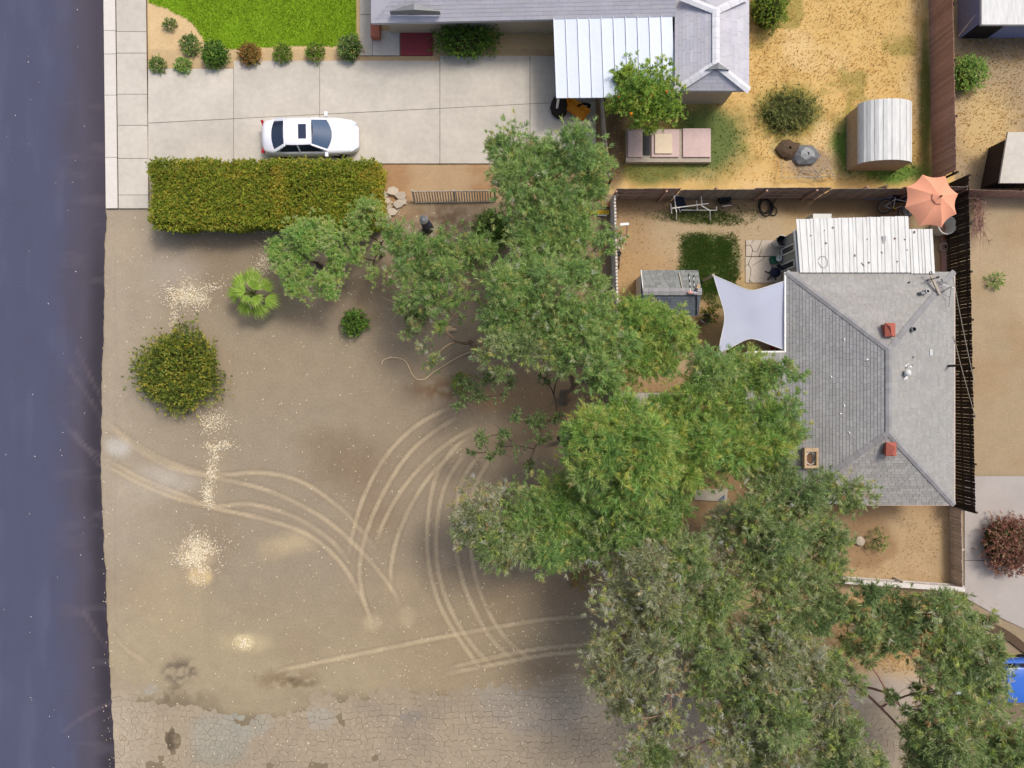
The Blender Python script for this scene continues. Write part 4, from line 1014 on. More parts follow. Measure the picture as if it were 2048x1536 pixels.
b.add([(x_, yb0+.06, z_) for x_, z_ in ring]+[(x_, yb1-.06, z_) for x_, z_ in ring], [tuple(range(len(ring))), tuple(range(2*len(ring)-1, len(ring)-1, -1))]+[(i, len(ring)+i, len(ring)+(i+1) % len(ring), (i+1) % len(ring)) for i in range(len(ring))]); b.build('wall', M['log'], bs)

# daybed platform in the green part of the golden yard
db = thing('garden_platform', 'low timber platform with two pinkish slabs and a cream pad below the orange tree', 'platform', loc=P(1338, 292))
k = MB(); k.box(*sorted((X(1252, .35), X(1422, .35))), *sorted((Y(324, .35), Y(258, .35))), 0.0, .34); k.build('base', M['grey_wood'], db)
for a_, c_, y_, mm, nm in ((1256, 1284, 262, 'pink_slab', 'slab'), (1303, 1358, 259, 'pink_slab', 'slab'), (1366, 1421, 257, 'pink_slab', 'slab')):
    k = MB(); k.box(*sorted((X(a_, .42), X(c_, .42))), *sorted((Y(314, .42), Y(y_, .42))), .345, .44); k.build(nm, M[mm], db)
k = MB(); k.box(*sorted((X(1310, .5), X(1344, .5))), *sorted((Y(307, .5), Y(268, .5))), .445, .52); k.build('pad', M['cream'], db)
k = MB(); k.box(*sorted((X(1287, .4), X(1300, .4))), *sorted((Y(310, .4), Y(262, .4))), .345, .39); k.build('dark_gap', M['black'], db)  # black strip put in for the shade of the gap between slabs

# outbuilding, flat roof and plank at the right edge
ob = thing('outbuilding', 'outbuilding with a white roof and blue grey wall in the top right corner', 'building', loc=P(2020, 20))
b = MB(); b.box(X(1962, 2), X(2200, 2), Y(50, 2.0), Y(-120, 2), 1.9, 2.05); b.build('roof', M['metal_roof'], ob)
b = MB(); b.box(X(1962, 2)+.15, X(2200, 2), Y(50, 2)+.35, Y(-118, 2), 0, 1.9); b.build('wall', M['blue_wall'], ob)
b = MB(); b.box(X(1975, 2), X(2030, 2), Y(50, 2)+.32, Y(50, 2)+.349, 0.02, 1.3); b.build('door', M['black'], ob)
k = MB(); k.beam(P(1922, 72, .1), P(1966, 18, 1.7), .26, .06); k.build('plank', M['pale_plastic'], None, label='pale plank leaning diagonally against the outbuilding', cat='plank')
fr = thing('flat_roof_shed', 'pale flat roofed shed at the right edge above the reddish fence', 'shed', loc=P(2050, 320))
k = MB(); k.prism([tuple(P(x_, y_, 1.7)[:2]) for x_, y_ in ((1999, 366), (2110, 366), (2110, 264), (2016, 264))], 1.6, 1.7); k.build('roof', M['concrete'], fr)
k = MB(); k.prism([tuple((P(x_, y_, 1.7)+V((dx, dy, 0)))[:2]) for x_, y_, dx, dy in ((1999, 366, .2, .2), (2110, 366, -.2, .2), (2110, 264, -.2, -.2), (2016, 264, .2, -.2))], 0, 1.6); k.build('wall', M['dark_wood'], fr)

# ------------------------------------------------------------------ vegetation
def unit(a): return a/np.maximum(np.linalg.norm(a, axis=-1, keepdims=True), 1e-9)
def leaf_mesh(name, pos, d, L, W, col, parent, m='leaf'):
    n = len(pos); s = unit(np.cross(d, unit(RNG.normal(size=(n, 3))*.55+np.array([0, 0, 1.2]))))
    L = L[:, None]; W = W[:, None]
    v = np.stack([pos-s*W*.35, pos+d*L*.4+s*W*.65, pos+d*L], 1).reshape(-1, 3)
    f = np.arange(3*n).reshape(n, 3)
    return np_mesh(name, v, f, 3, np.repeat(np.clip(col, 0, .6), 3, 0), M[m], parent)
PAL = {  # leaf colour (linear); first the usual leaves, then accents with their share, the pale ones partly painted highlights
 'bright': ([(.115,.180,.045),(.090,.155,.042),(.145,.200,.055),(.070,.125,.042)], [((.26,.24,.05), .07), ((.24,.17,.06), .02)]),
 'fresh':  ([(.140,.240,.065),(.115,.210,.055),(.165,.260,.085),(.090,.170,.048)], [((.24,.25,.07), .05)]),
 'mid':    ([(.095,.152,.052),(.078,.130,.044),(.118,.175,.064),(.070,.115,.048)], [((.20,.20,.06), .07), ((.20,.22,.13), .06), ((.18,.13,.07), .015)]),
 'dark':   ([(.070,.100,.046),(.058,.088,.040),(.085,.118,.056)], [((.10,.12,.05), .08)]),
 'grey':   ([(.120,.133,.088),(.100,.114,.072),(.136,.148,.108),(.082,.098,.055)], [((.22,.185,.12), .11), ((.19,.13,.075), .07), ((.14,.17,.05), .12), ((.22,.225,.185), .12)]),
 'gum':    ([(.100,.134,.062),(.085,.118,.054),(.120,.150,.080),(.068,.098,.044)], [((.22,.19,.09), .06), ((.22,.22,.15), .06), ((.14,.19,.05), .12), ((.18,.11,.07), .02)]),
 'citrus': ([(.060,.105,.022),(.085,.140,.025),(.110,.165,.030)], [((.16,.20,.04), .1)]),
 'hedge':  ([(.100,.135,.022),(.085,.118,.022),(.128,.155,.028),(.070,.098,.020)], [((.22,.19,.04), .06)]),
 'yellow': ([(.100,.130,.025),(.075,.110,.022),(.140,.160,.035),(.050,.075,.022)], [((.34,.28,.05), .16)]),
 'deep':   ([(.045,.090,.022),(.060,.120,.026),(.080,.150,.030)], [((.14,.22,.05), .10)]),
 'plum':   ([(.140,.070,.065),(.110,.055,.055),(.180,.100,.085)], [((.22,.15,.12), .1)]),
 'rustleaf': ([(.220,.120,.050),(.160,.100,.040),(.110,.110,.035)], []),
 'olive':  ([(.100,.115,.045),(.075,.095,.035),(.120,.130,.060)], [((.2,.17,.08), .08)]),
}
def pick(n, pal):
    base, acc = PAL[pal]; c = np.array(base)[RNG.integers(0, len(base), n)]
    r = RNG.random(n); t = 0
    for col, p in acc:
        k = (r >= t) & (r < t+p); c[k] = col; t += p
    return c
def sprays(c, d, sl, col, nl, LL, WW, spread=.6, droop=.25):
    """c,d (S,3), sl (S,): leaves along each twig"""
    S = len(c); t = RNG.random((S, nl))**.7
    p = c[:, None]+d[:, None]*(sl[:, None]*t)[..., None]
    p[..., 2] -= droop*sl[:, None]*t*t
    dd = d[:, None]*.75+unit(RNG.normal(size=(S, nl, 3)))*spread+np.array([0, 0, -droop*.6])
    cc = col[:, None]*(.55+1.15*RNG.random((S, nl, 1))**1.7)*(0.92+.16*RNG.random((S, nl, 3)))  # random leaf tone, its bright end painting highlights onto some leaves
    k = S*nl
    return p.reshape(-1, 3), unit(dd).reshape(-1, 3), RNG.uniform(LL*.65, LL*1.25, k), RNG.uniform(WW*.7, WW*1.25, k), cc.reshape(-1, 3)
def crown_points(clumps, dens, pal, sub=1.0, shell=.55, up=.35):
    C_, D_, SL, CO, SUBS = [], [], [], [], []
    for cl in clumps:
        px, py, r, z = cl[:4]; pl = cl[4] if len(cl) > 4 else pal; dn = cl[5] if len(cl) > 5 else 1.0
        c = np.array(P(px, py, z)); k = (CAM_H-z)/CAM_H/PPM; R = r*k*1.12
        ns = max(4, int(RNG.normal(8.0, 1)*sub*max(R, .5)**1.3+1))
        u = unit(RNG.normal(size=(ns, 3))+np.array([0, 0, .35])); rr = RNG.uniform(.25, .95, ns)[:, None]
        sc = c+u*rr*np.array([R, R, R*.62]); rs = R*RNG.uniform(.18, .60, ns)
        scol = np.array(PAL[pl][0])[RNG.integers(0, len(PAL[pl][0]), ns)]; tone = RNG.uniform(.85, 1.15, ns)
        for i in range(ns):
            if vn(sc[i, 0]+60, sc[i, 1]+60+.5*sc[i, 2], 1.2, 5) < .35 and RNG.random() < .85: continue
            n = max(4, int(dens*dn*PI*R*R*(rs[i]**1.6)/(rs**1.6).sum()*RNG.uniform(.6, 1.4)))
            dd = unit(RNG.normal(size=(n, 3))*np.array([1, 1, .7])+np.array([0, 0, up]))
            out = unit((sc[i]-c)[None])*.5; dd = unit(dd+out)
            C_.append(sc[i]+dd*rs[i]*RNG.uniform(.05, .75, (n, 1))); D_.append(dd); SL.append(rs[i]*RNG.uniform(.5, 1.5, n))
            base = np.where(RNG.random((n, 1)) < .62, scol[i], pick(n, pl)); CO.append(base*tone[i]*RNG.uniform(.85, 1.15, (n, 1)))
            SUBS.append((c, sc[i], R))
        nf = int(dens*dn*PI*R*R*.50); u2 = unit(RNG.normal(size=(nf, 3))); rr2 = RNG.uniform(.15, 1.0, (nf, 1))**.8*1.42
        C_.append(c+u2*rr2*np.array([R, R, R*.55])); D_.append(unit(u2*.6+RNG.normal(size=(nf, 3))*.7+np.array([0, 0, .2]))); SL.append(R*RNG.uniform(.18, .45, nf))
        CO.append(pick(nf, pl)*RNG.uniform(.8, 1.25, (nf, 1)))
    return np.concatenate(C_), np.concatenate(D_), np.concatenate(SL), np.concatenate(CO), SUBS
def bez(a, b, bulge, n=7):
    a, b = Vector(a), Vector(b); mid = (a+b)/2+bulge; return [a*(1-t)**2+mid*2*t*(1-t)+b*t*t for t in np.linspace(0, 1, n)]
NLEAF = [0]
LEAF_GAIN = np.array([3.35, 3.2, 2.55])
def tree(label, base, clumps, pal='mid', dens=46, nl=20, LL=.20, WW=.028, bark='bark', r0=.16, fork=1.4, spread=.6, droop=.25, sub=1.0, twig=.5, name='tree', limb_bulge=.5, group=None, forks=1):
    b = P(*base); root = thing(name, label, 'tree', loc=b, group=group)
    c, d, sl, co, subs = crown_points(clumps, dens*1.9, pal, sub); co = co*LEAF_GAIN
    pos, dd, L, W, cc = sprays(c, d, sl, co, nl, LL, WW, spread, droop); NLEAF[0] += len(pos)
    leaf_mesh('crown', pos, dd, L, W, cc, root)
    cen = {}
    for cc_, s_, R in subs: cen.setdefault(tuple(cc_), []).append(s_)
    keys = [Vector(k) for k in cen]
    mean = sum(keys, Vector())/len(keys)
    f0 = b+Vector(((mean.x-b.x)*.12, (mean.y-b.y)*.12, fork))
    m = MB(); m.tube([b+Vector((0,0,-.1)), b+Vector((0,0,.1)), b.lerp(f0, .55)+Vector((random.uniform(-.08,.08), random.uniform(-.08,.08), 0)), f0], [r0*1.35, r0*1.1, r0*.95, r0*.85], 9)
    m.build('trunk', M[bark], root, smooth=True)
    # limbs: join each clump to the nearest joint already built nearer to the fork
    order = sorted(keys, key=lambda k: (k-f0).length); nodes = [(f0, r0*.55)]; lm = MB(); tw = MB()
    for k in order:
        j = min(nodes, key=lambda nd: (nd[0]-k).length+.55*(nd[0]-f0).length)
        tgt = k+Vector((0, 0, -.25)); dist = (tgt-j[0]).length
        bl = Vector((random.uniform(-1, 1), random.uniform(-1, 1), random.uniform(-.2, .9)))*dist*.16*limb_bulge*2
        pts = bez(j[0], tgt, bl); ra = j[1]; rb = max(.022, ra*.62)
        lm.tube(pts, [ra+(rb-ra)*i/(len(pts)-1) for i in range(len(pts))], 6)
        nodes.append((tgt, rb)); nodes.append((pts[3], ra+(rb-ra)*.5))
        for s_ in cen[tuple(k)]:
            s_ = Vector(s_)
            if random.random() < twig+.25:
                tw.tube(bez(tgt, s_, Vector((random.uniform(-.15,.15), random.uniform(-.15,.15), .06)), 5), [rb*.7, rb*.5, rb*.4, rb*.3, .008], 4)
                for _ in range(3):
                    e = s_+Vector((random.gauss(0,.3), random.gauss(0,.3), random.gauss(.1,.2)))
                    tw.tube([s_, s_.lerp(e, .5)+Vector((0,0,.03)), e], [.012, .009, .005], 3)
    lm.build('limb', M[bark], root, smooth=True); tw.build('twigs', M[bark], root, kind='stuff')
    return root
def Z(z, lst, dz=.5, **kw):
    return [tuple([a[0], a[1], a[2], z+random.uniform(-dz, dz)])+tuple(a[3:]) for a in lst]

tree('small round airy tree with pale green leaf puffs beside the clipped hedge', (642, 532), Z(2.7, [(590,470,22),(612,462,18),(640,458,23),(668,482,19),(676,515,16),(672,545,16),(655,572,19),(622,578,19),(590,565,18),(570,535,18),(562,505,19),(552,488,12),(598,505,19),(620,492,16),(605,545,14)], .35),
     'fresh', dens=110, nl=16, LL=.13, WW=.032, bark='dark_bark', r0=.09, fork=.7, spread=.9, droop=.1, twig=.3)
tree('thin young tree with loose light green foliage right of the round airy tree', (764, 512), Z(2.6, [(728,425,18),(746,408,13),(700,465,18),(765,440,11),(714,505,16),(758,500,12),(745,548,15),(706,438,11),(776,470,10),(728,465,11),(785,540,11),(778,565,11)], .4),
     'fresh', dens=66, nl=14, LL=.15, WW=.03, bark='dark_bark', r0=.07, fork=.8, spread=.8, droop=.2, twig=.6)
tree('airy willow like tree with its limb reaching over the beige hose', (950, 700), Z(4.0, [(800,478,26),(838,508,25),(884,486,23),(912,495,32),(958,492,26),(850,540,30),(900,548,32),(942,540,28),(800,542,18),(826,590,24),(868,598,30),(918,598,20),(800,612,13,'gum'),(838,642,14,'gum'),(880,652,12),(848,690,13,'gum'),(862,722,15,'gum'),(985,556,14),(812,668,9,'gum'),(960,600,12),(930,640,9)], .6),
     'mid', dens=44, bark='bark', r0=.15, fork=1.0, twig=.7, limb_bulge=.8)
tree('tall leafy tree standing over the picket fence and the driveway edge', (1058, 478), Z(5.2, [(1030,290,38),(1090,322,38),(1150,300,42),(1182,340,34),(1050,366,42),(1120,388,44),(1170,385,28),(1020,420,28),(1080,440,44),(1142,450,46),(1100,490,36),(1150,512,30),(1212,482,22),(1040,482,24),(1182,532,18),(1234,468,15),(1000,292,22),(1010,342,26)], .7),
     'mid', dens=52, r0=.2, fork=1.8)
tree('big green gum tree in the middle with pale forked limbs at its foot', (1128, 800), Z(5.8, [(1008,570,36),(1060,558,42),(1110,588,44),(1040,622,46),(1100,650,44),(1160,612,42),(1182,570,22),(1000,640,28),(1150,680,40),(1060,700,32,'gum'),(1200,660,38),(990,690,24,'gum'),(1120,722,26,'gum'),(1192,730,38),(1230,700,26),(1002,738,14,'gum'),(958,718,12,'gum'),(1030,670,26),(1215,760,24),(1140,555,24)], .8),
     'mid', dens=50, r0=.24, fork=1.2, twig=.7, limb_bulge=.9)
tree('bright green tree overhanging the small shed and the white picket fence', (1256, 700), Z(5.0, [(1270,640,34),(1312,632,26),(1346,648,28),(1290,680,38),(1340,690,34),(1368,660,20),(1250,680,32),(1300,720,34),(1260,742,30),(1330,730,18),(1246,612,16),(1380,690,12),(1225,720,22)], .5),
     'bright', dens=54, r0=.15, fork=1.6)
tree('sparse dark leaved tree with bare spreading twigs over the wheel tracks', (1128, 880), Z(3.6, [(940,770,14),(960,792,11),(925,802,10),(1000,790,12),(1030,830,10),(1075,848,18),(1082,880,14),(1010,868,12),(960,880,12),(1000,896,10),(1040,905,12),(985,915,8),(1115,835,11),(1130,738,11),(975,760,12),(945,905,7),(1060,930,9),(915,812,7),(1090,760,10),(1020,765,8)], .5),
     'dark', dens=56, nl=12, LL=.15, WW=.04, bark='dark_bark', r0=.12, fork=1.0, twig=.9, limb_bulge=.7)
tree('brightest yellow green tree in the middle of the grove', (1196, 880), Z(7.0, [(1180,860,36),(1230,848,44),(1280,868,40),(1200,910,42),(1260,920,48),(1312,905,32),(1150,900,24),(1230,970,38),(1290,960,34),(1180,950,28,'mid'),(1140,870,14,'mid'),(1325,950,22)], .6),
     'bright', dens=60, r0=.22, fork=2.5, LL=.24)
tree('broad tree with grey green left side leaning over the dirt toward the tracks', (1130, 1000), Z(5.2, [(960,1018,38,'grey'),(938,1062,26,'gum'),(990,1062,42,'gum'),(1000,1102,28,'gum'),(1040,1060,40,'gum'),(1060,1010,38,'mid'),(1120,1000,42,'bright'),(1110,1052,42,'bright'),(1170,1010,38),(1200,1042,44),(1160,1082,42),(1090,1102,34),(1250,1050,42),(1220,1092,38,'gum'),(1300,1030,38),(1340,1012,34),(1322,1070,34),(1010,990,22,'grey'),(1260,1005,30),(1130,1125,20,'gum'),(1010,1130,12,'gum')], .7),
     'mid', dens=54, r0=.24, fork=1.8)
tree('feathery bright tree covering the lower left corner of the grey roof', (1410, 836), Z(5.4, [(1330,830,36),(1390,790,30),(1430,738,34,'mid'),(1480,750,34),(1522,762,26),(1400,840,38),(1450,800,38),(1500,820,38),(1552,830,38,'mid'),(1582,800,20,'mid'),(1560,748,24,'mid',.55),(1350,880,32),(1420,890,38),(1480,890,38),(1540,900,38),(1370,940,32),(1436,950,22,'mid'),(1582,862,22,'mid'),(1500,945,22,'gum'),(1340,960,28,'mid'),(1595,745,12,'mid',.5),(1540,730,14,'mid',.6),(1310,850,20)], .6),
     'bright', dens=54, r0=.2, fork=2.0, LL=.24)
tree('large green gum beside the small front yard with one bough over the roof corner', (1490, 1030), Z(6.2, [(1540,1000,42),(1590,1010,34),(1500,1030,38),(1560,1060,44),(1620,1050,38),(1660,1082,26),(1500,1090,42),(1560,1120,44),(1620,1120,42),(1662,1150,30),(1460,1060,30,'grey'),(1450,1120,38,'grey'),(1520,1170,38),(1600,1180,42),(1650,1200,32),(1440,1180,34),(1560,1230,38),(1630,1240,28,'dark'),(1650,968,20,'dark'),(1690,985,24),(1732,990,22),(1700,1012,15),(1622,970,24,'dark'),(1570,955,20,'dark'),(1675,1220,24,'dark')], .7),
     'gum', dens=56, r0=.26, fork=2.2, LL=.20)
tree('grey green gum with tan dead leaves at the left edge of the lower grove', (1262, 1150), Z(6.8, [(1230,1160,32),(1200,1212,24),(1260,1200,38),(1310,1140,38),(1370,1120,36,'gum'),(1400,1080,26,'gum'),(1320,1200,38),(1380,1180,38),(1250,1260,28),(1300,1260,38),(1360,1250,38,'gum'),(1410,1230,32,'gum'),(1210,1320,34),(1188,1300,16),(1250,1330,40),(1300,1320,36),(1208,1360,24),(1260,1380,34),(1240,1412,22),(1290,1400,22),(1330,1360,16,'grey',.5)], .8),
     'grey', dens=54, r0=.26, fork=2.4, bark='red_bark')
tree('wide grey gum at the bottom of the frame between the two outer gums', (1450, 1290), Z(7.0, [(1440,1300,38,'gum'),(1500,1290,42),(1550,1300,42),(1600,1320,38),(1400,1330,22,'gum'),(1480,1350,42,'gum'),(1540,1360,44),(1590,1390,38,'gum'),(1430,1400,32,'gum'),(1490,1420,42),(1550,1440,42,'gum'),(1610,1440,34),(1450,1470,34),(1510,1500,42,'gum'),(1570,1510,42),(1640,1500,38,'gum'),(1300,1450,30),(1268,1442,16),(1340,1430,26),(1350,1350,22),(1390,1390,20,'gum'),(1300,1390,20),(1258,1490,20),(1310,1510,30,'gum'),(1370,1510,24),(1400,1550,38),(1470,1560,38),(1680,1452,24),(1640,1400,20),(1660,1340,28,'gum'),(1672,1402,28),(1690,1470,30,'gum'),(1705,1528,32),(1715,1370,14,'gum'),(1690,1540,38,'gum'),(1742,1525,24,'gum'),(1280,1540,26),(1350,1560,30)], .8),
     'grey', dens=54, r0=.3, fork=2.4, bark='red_bark')
tree('reddish limbed gum over the blue car with an open gap in its crown', (1612, 1352), Z(6.4, [(1740,1190,22,'dark'),(1790,1210,30,'dark'),(1770,1240,26,'dark'),(1830,1230,30,'dark'),(1880,1230,36),(1920,1222,26),(1850,1280,30,'dark'),(1900,1280,38),(1950,1290,36),(1920,1330,42),(1980,1330,30),(1870,1310,16),(1960,1370,38),(1900,1380,38),(1870,1422,30),(1930,1420,42),(1985,1400,24),(1852,1462,28),(1900,1470,42),(1960,1470,42),(2010,1460,34),(1870,1520,38),(1930,1530,42),(2000,1520,42),(2045,1500,34),(1800,1290,14,'dark'),(1740,1290,14),(1720,1250,22),(1780,1392,11,'dark'),(1812,1422,8,'dark'),(1840,1332,10),(1700,1300,18),(1700,1225,20),(1755,1258,20),(1805,1262,16,'dark'),(1735,1325,10),(1846,1388,14,'dark'),(1690,1345,12),(1760,1300,10),(1975,1235,14),(1822,1478,10,'dark')], .8),
     'gum', dens=52, r0=.15, fork=2.2, bark='red_bark', LL=.22, WW=.034, twig=.8, limb_bulge=.35)
ot = tree('orange tree with ripe fruit beside the patio roof', (1290, 232), Z(2.9, [(1258,150,26),(1312,158,28),(1270,195,30),(1320,205,32),(1346,190,22),(1290,230,22),(1240,205,20),(1300,180,28),(1345,228,18),(1325,135,16)], .4),
     'citrus', dens=64, nl=14, LL=.13, WW=.05, r0=.12, fork=.9, spread=.9, droop=.1)
b = MB()
for px, py in ((1240,196),(1282,205),(1300,196),(1262,230),(1330,180)):
    fo = MB(); c = P(px+random.uniform(-4,4), py+random.uniform(-4,4), 3.35+random.uniform(-.2,.3)); fo.lathe([(.02,-.08),(.06,-.05),(.08,0),(.06,.05),(.02,.08)], 8, c); fo.build('orange', M['fruit'], ot, smooth=True)

def shrub(label, px, py, rx, ry, h, pal, n=None, LL=.09, WW=.05, name='shrub', nl=9, dens=150, stems=True, group=None, droop=.1, wob=.30, cat='shrub'):
    """a dome of short leafy twigs; px,py,rx,ry read at half its height"""
    k = (CAM_H-h*.6)/CAM_H/PPM; c = P(px, py, h*.6); R = np.array([rx*k, ry*k, h*.62]); b0 = Vector((c.x, c.y, 0))
    root = thing(name, label, cat, loc=b0, group=group)
    S = n or int(dens*PI*R[0]*R[1]+40*R[2]*(R[0]+R[1]))
    u = unit(RNG.normal(size=(S, 3))+np.array([0, 0, .25])); u[:, 2] = np.where(u[:, 2] < -.35, -u[:, 2], u[:, 2])
    ph = np.arctan2(u[:, 1], u[:, 0]); lump = 1+wob*((fbm(u[:, 0]*3+px, u[:, 1]*3+u[:, 2]*2.2, .8, 7)-.5)*2.2+(RNG.random(S) < .05)*.55)
    r = RNG.uniform(.45, 1.0, S)**.6*lump
    pos = np.array([c.x, c.y, h*.42])+u*R*np.array([1, 1, .93])*r[:, None]
    pos[:, 2] = np.maximum(pos[:, 2], .02)
    d = unit(u+RNG.normal(size=(S, 3))*.55+np.array([0, 0, .3]))
    patch = fbm(pos[:, 0]*1.0+40, pos[:, 1]+40, .5, 11)[:, None]
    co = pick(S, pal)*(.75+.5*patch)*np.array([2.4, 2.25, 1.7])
    p, dd, L, W, cc = sprays(pos, d, np.full(S, LL*1.9)*RNG.uniform(.6, 1.3, S), co, nl, LL, WW, .8, droop); NLEAF[0] += len(p)
    leaf_mesh('foliage', p, dd, L, W, cc, root)
    if rx > 18:
        m = MB(); m.lathe([(R[0]*.72, .03), (R[0]*.78, h*.35), (R[0]*.6, h*.62), (R[0]*.25, h*.78), (.02, h*.8)], 16, b0, sy=R[1]/R[0])
        m.v = [(x+random.uniform(-.06, .06), y+random.uniform(-.06, .06), z) for x, y, z in m.v]; m.build('inner_twigs', M['hedge_core'], root, kind='stuff')
    if stems:
        m = MB()
        for _ in range(7 if rx > 14 else 4):
            a = random.uniform(0, 2*PI); e = Vector((c.x+math.cos(a)*R[0]*.6, c.y+math.sin(a)*R[1]*.6, h*.7))
            m.tube([b0, b0.lerp(e, .5)+Vector((0,0,.1)), e], [.03, .022, .01], 5)
        m.build('stems', M['dark_bark'], root)
    return root
shrub('broad clipped yellow green shrub alone near the road', 355, 742, 84, 84, 1.5, 'yellow', LL=.10, WW=.05, dens=260, wob=.42)
shrub('small dark glossy shrub on its own in the dirt below the airy tree', 708, 645, 23, 25, .8, 'deep', LL=.10, WW=.05, dens=260)
shrub('small dark shrub under the willow like tree beside the log pile', 832, 636, 20, 17, .7, 'deep', LL=.10, WW=.05, dens=230)
shrub('dense fresh green bush at the foot of the tall leafy tree', 985, 462, 36, 38, 1.6, 'deep', LL=.13, WW=.045, dens=150)
shrub('low tufted green bush beside the sparse dark tree', 922, 770, 12, 22, .5, 'bright', LL=.14, WW=.03, dens=200)
shrub('dark clipped shrub between the maroon step and the neighbour house wall', 932, 78, 66, 33, 1.1, 'deep', LL=.09, WW=.05, dens=170)
shrub('green bush against the brown fence under the outbuilding', 1938, 146, 34, 36, 1.0, 'fresh', LL=.1, WW=.05, dens=180)
shrub('dark green bush at the top edge of the golden yard', 1542, 6, 36, 44, 1.6, 'citrus', LL=.1, WW=.05)
shrub('olive patch of low brush beside the barrel shed', 1580, 222, 62, 44, .5, 'olive', LL=.12, WW=.04, dens=70)
shrub('tiny green weed on the tan soil right of the long dark fence', 1992, 562, 14, 15, .3, 'fresh', LL=.1, WW=.04)
shrub('round plum red shrub on the grey neighbour driveway', 2026, 1090, 52, 60, 1.4, 'plum', LL=.1, WW=.05, dens=190)
shrub('scruffy little shrub in a soil ring in the small front yard', 1756, 1082, 18, 20, .6, 'mid', LL=.1, WW=.03, dens=110)
shrub('bushy dark shrub at the house wall under the shade sail corner', 1440, 722, 34, 20, 1.2, 'citrus', LL=.11, WW=.045, dens=130)
bedl = 'low shrub in the row along the lawn edge, '
for px, py, r, h, pal, lb in ((428,108,24,.8,'deep','dark green shrub at the left end of the row between lawn and driveway'),(500,109,20,.5,'rustleaf','rusty orange shrub in the row between lawn and driveway'),(565,105,16,.6,'citrus','olive green shrub just right of the rusty orange one'),
        (630,103,16,.6,'citrus','second olive green shrub right of the rusty orange one'),(698,94,21,.8,'mid','greyish shrub at the right end of the row beside the entry path'),(380,88,17,.4,'mid','low green plant on the tan curved bed by the lawn'),(366,130,13,.35,'fresh','bright green tuft at the driveway edge of the tan bed'),(316,129,14,.35,'mid','green tuft in the street corner of the tan bed'),(340,48,9,.35,'mid','small green tuft midway up the curved tan bed')):
    shrub(lb, px, py, r, r, h, pal, LL=.08, WW=.05, group='shrubs along the lawn', dens=420)

# clipped hedge
hroot = thing('hedge', 'long clipped green hedge with yellowing top beside the white car', 'hedge', loc=P(530, 385))
hz = 1.75; hx0, hx1 = X(304, hz), X(752, hz); hy1, hy0 = Y(322, hz), Y(446, hz)
core = MB(); nx, ny = 60, 18; vs = []; fs = []
for j in range(ny+1):
    for i in range(nx+1):
        u, v = i/nx, j/ny; e = min(u*nx, (1-u)*nx, v*ny, (1-v)*ny)
        z = (0.05 if e == 0 else hz-.22)+.1*(random.random()-.5)*(e > 0)
        ins = .22
        vs.append((hx0+ins+(hx1-hx0-2*ins)*u, hy0+ins+(hy1-hy0-2*ins)*v, z))
for j in range(ny):
    for i in range(nx): fs.append((j*(nx+1)+i, j*(nx+1)+i+1, (j+1)*(nx+1)+i+1, (j+1)*(nx+1)+i))
core.add(vs, fs); core.build('twigs', M['hedge_core'], hroot, kind='stuff')
def hedge_pts(n, face):
    x = RNG.uniform(hx0, hx1, n); y = RNG.uniform(hy0, hy1, n); z = RNG.uniform(.05, hz, n); nrm = np.zeros((n, 3))
    if face == 't': z = np.full(n, hz)+RNG.normal(0, .05, n)-.06; nrm[:, 2] = 1
    if face == 's': y = np.full(n, hy0)+RNG.normal(0, .07, n)+.22*(1-z/hz); nrm[:, 1] = -1
    if face == 'n': y = np.full(n, hy1)+RNG.normal(0, .07, n)-.1; nrm[:, 1] = 1
    if face == 'w': x = np.full(n, hx0)+RNG.normal(0, .07, n)+.1; nrm[:, 0] = -1
    if face == 'e': x = np.full(n, hx1)+RNG.normal(0, .07, n)-.1; nrm[:, 0] = 1
    return np.stack([x, y, z], -1), nrm
ps, ns_ = zip(*[hedge_pts(n, f) for n, f in ((11000, 't'), (5000, 's'), (1200, 'n'), (1100, 'w'), (1100, 'e'))])
ps = np.concatenate(ps); ns_ = np.concatenate(ns_)
bump = fbm(ps[:, 0]+50, ps[:, 1]+ps[:, 2]*.5+50, 1.4, 13)-.5
ps = ps+ns_*(bump*.5)[:, None]
cut = (ps[:, 1] < hy0+.6) & (ps[:, 0] < hx0+2.8) & (RNG.random(len(ps)) < .0)
dd = unit(ns_+RNG.normal(size=ps.shape)*.6+np.array([0, 0, .3]))
hc = pick(len(ps), 'hedge'); yel = sstep(.46, .7, fbm(ps[:, 0]+70, ps[:, 1]*1.2+70, 1.6, 17))*sstep(hx0+1, hx0+9, ps[:, 0]+2)
ya = RNG.random(len(ps)) < .12+yel*.75*sstep(hy0+.2, hy1-.8, ps[:, 1]+.5); hc[ya] = np.array([.20, .165, .035])*RNG.uniform(.8, 1.2, (ya.sum(), 1))
hc *= np.array([3.3, 3.0, 1.9]); hc *= (.8+.4*fbm(ps[:, 0]+9, ps[:, 1]+9, .5, 19))[:, None]
p, d2, L, W, cc = sprays(ps, dd, RNG.uniform(.10, .24, len(ps)), hc, 10, .085, .05, .8, .05)
leaf_mesh('foliage', p, d2, L, W, cc, hroot)

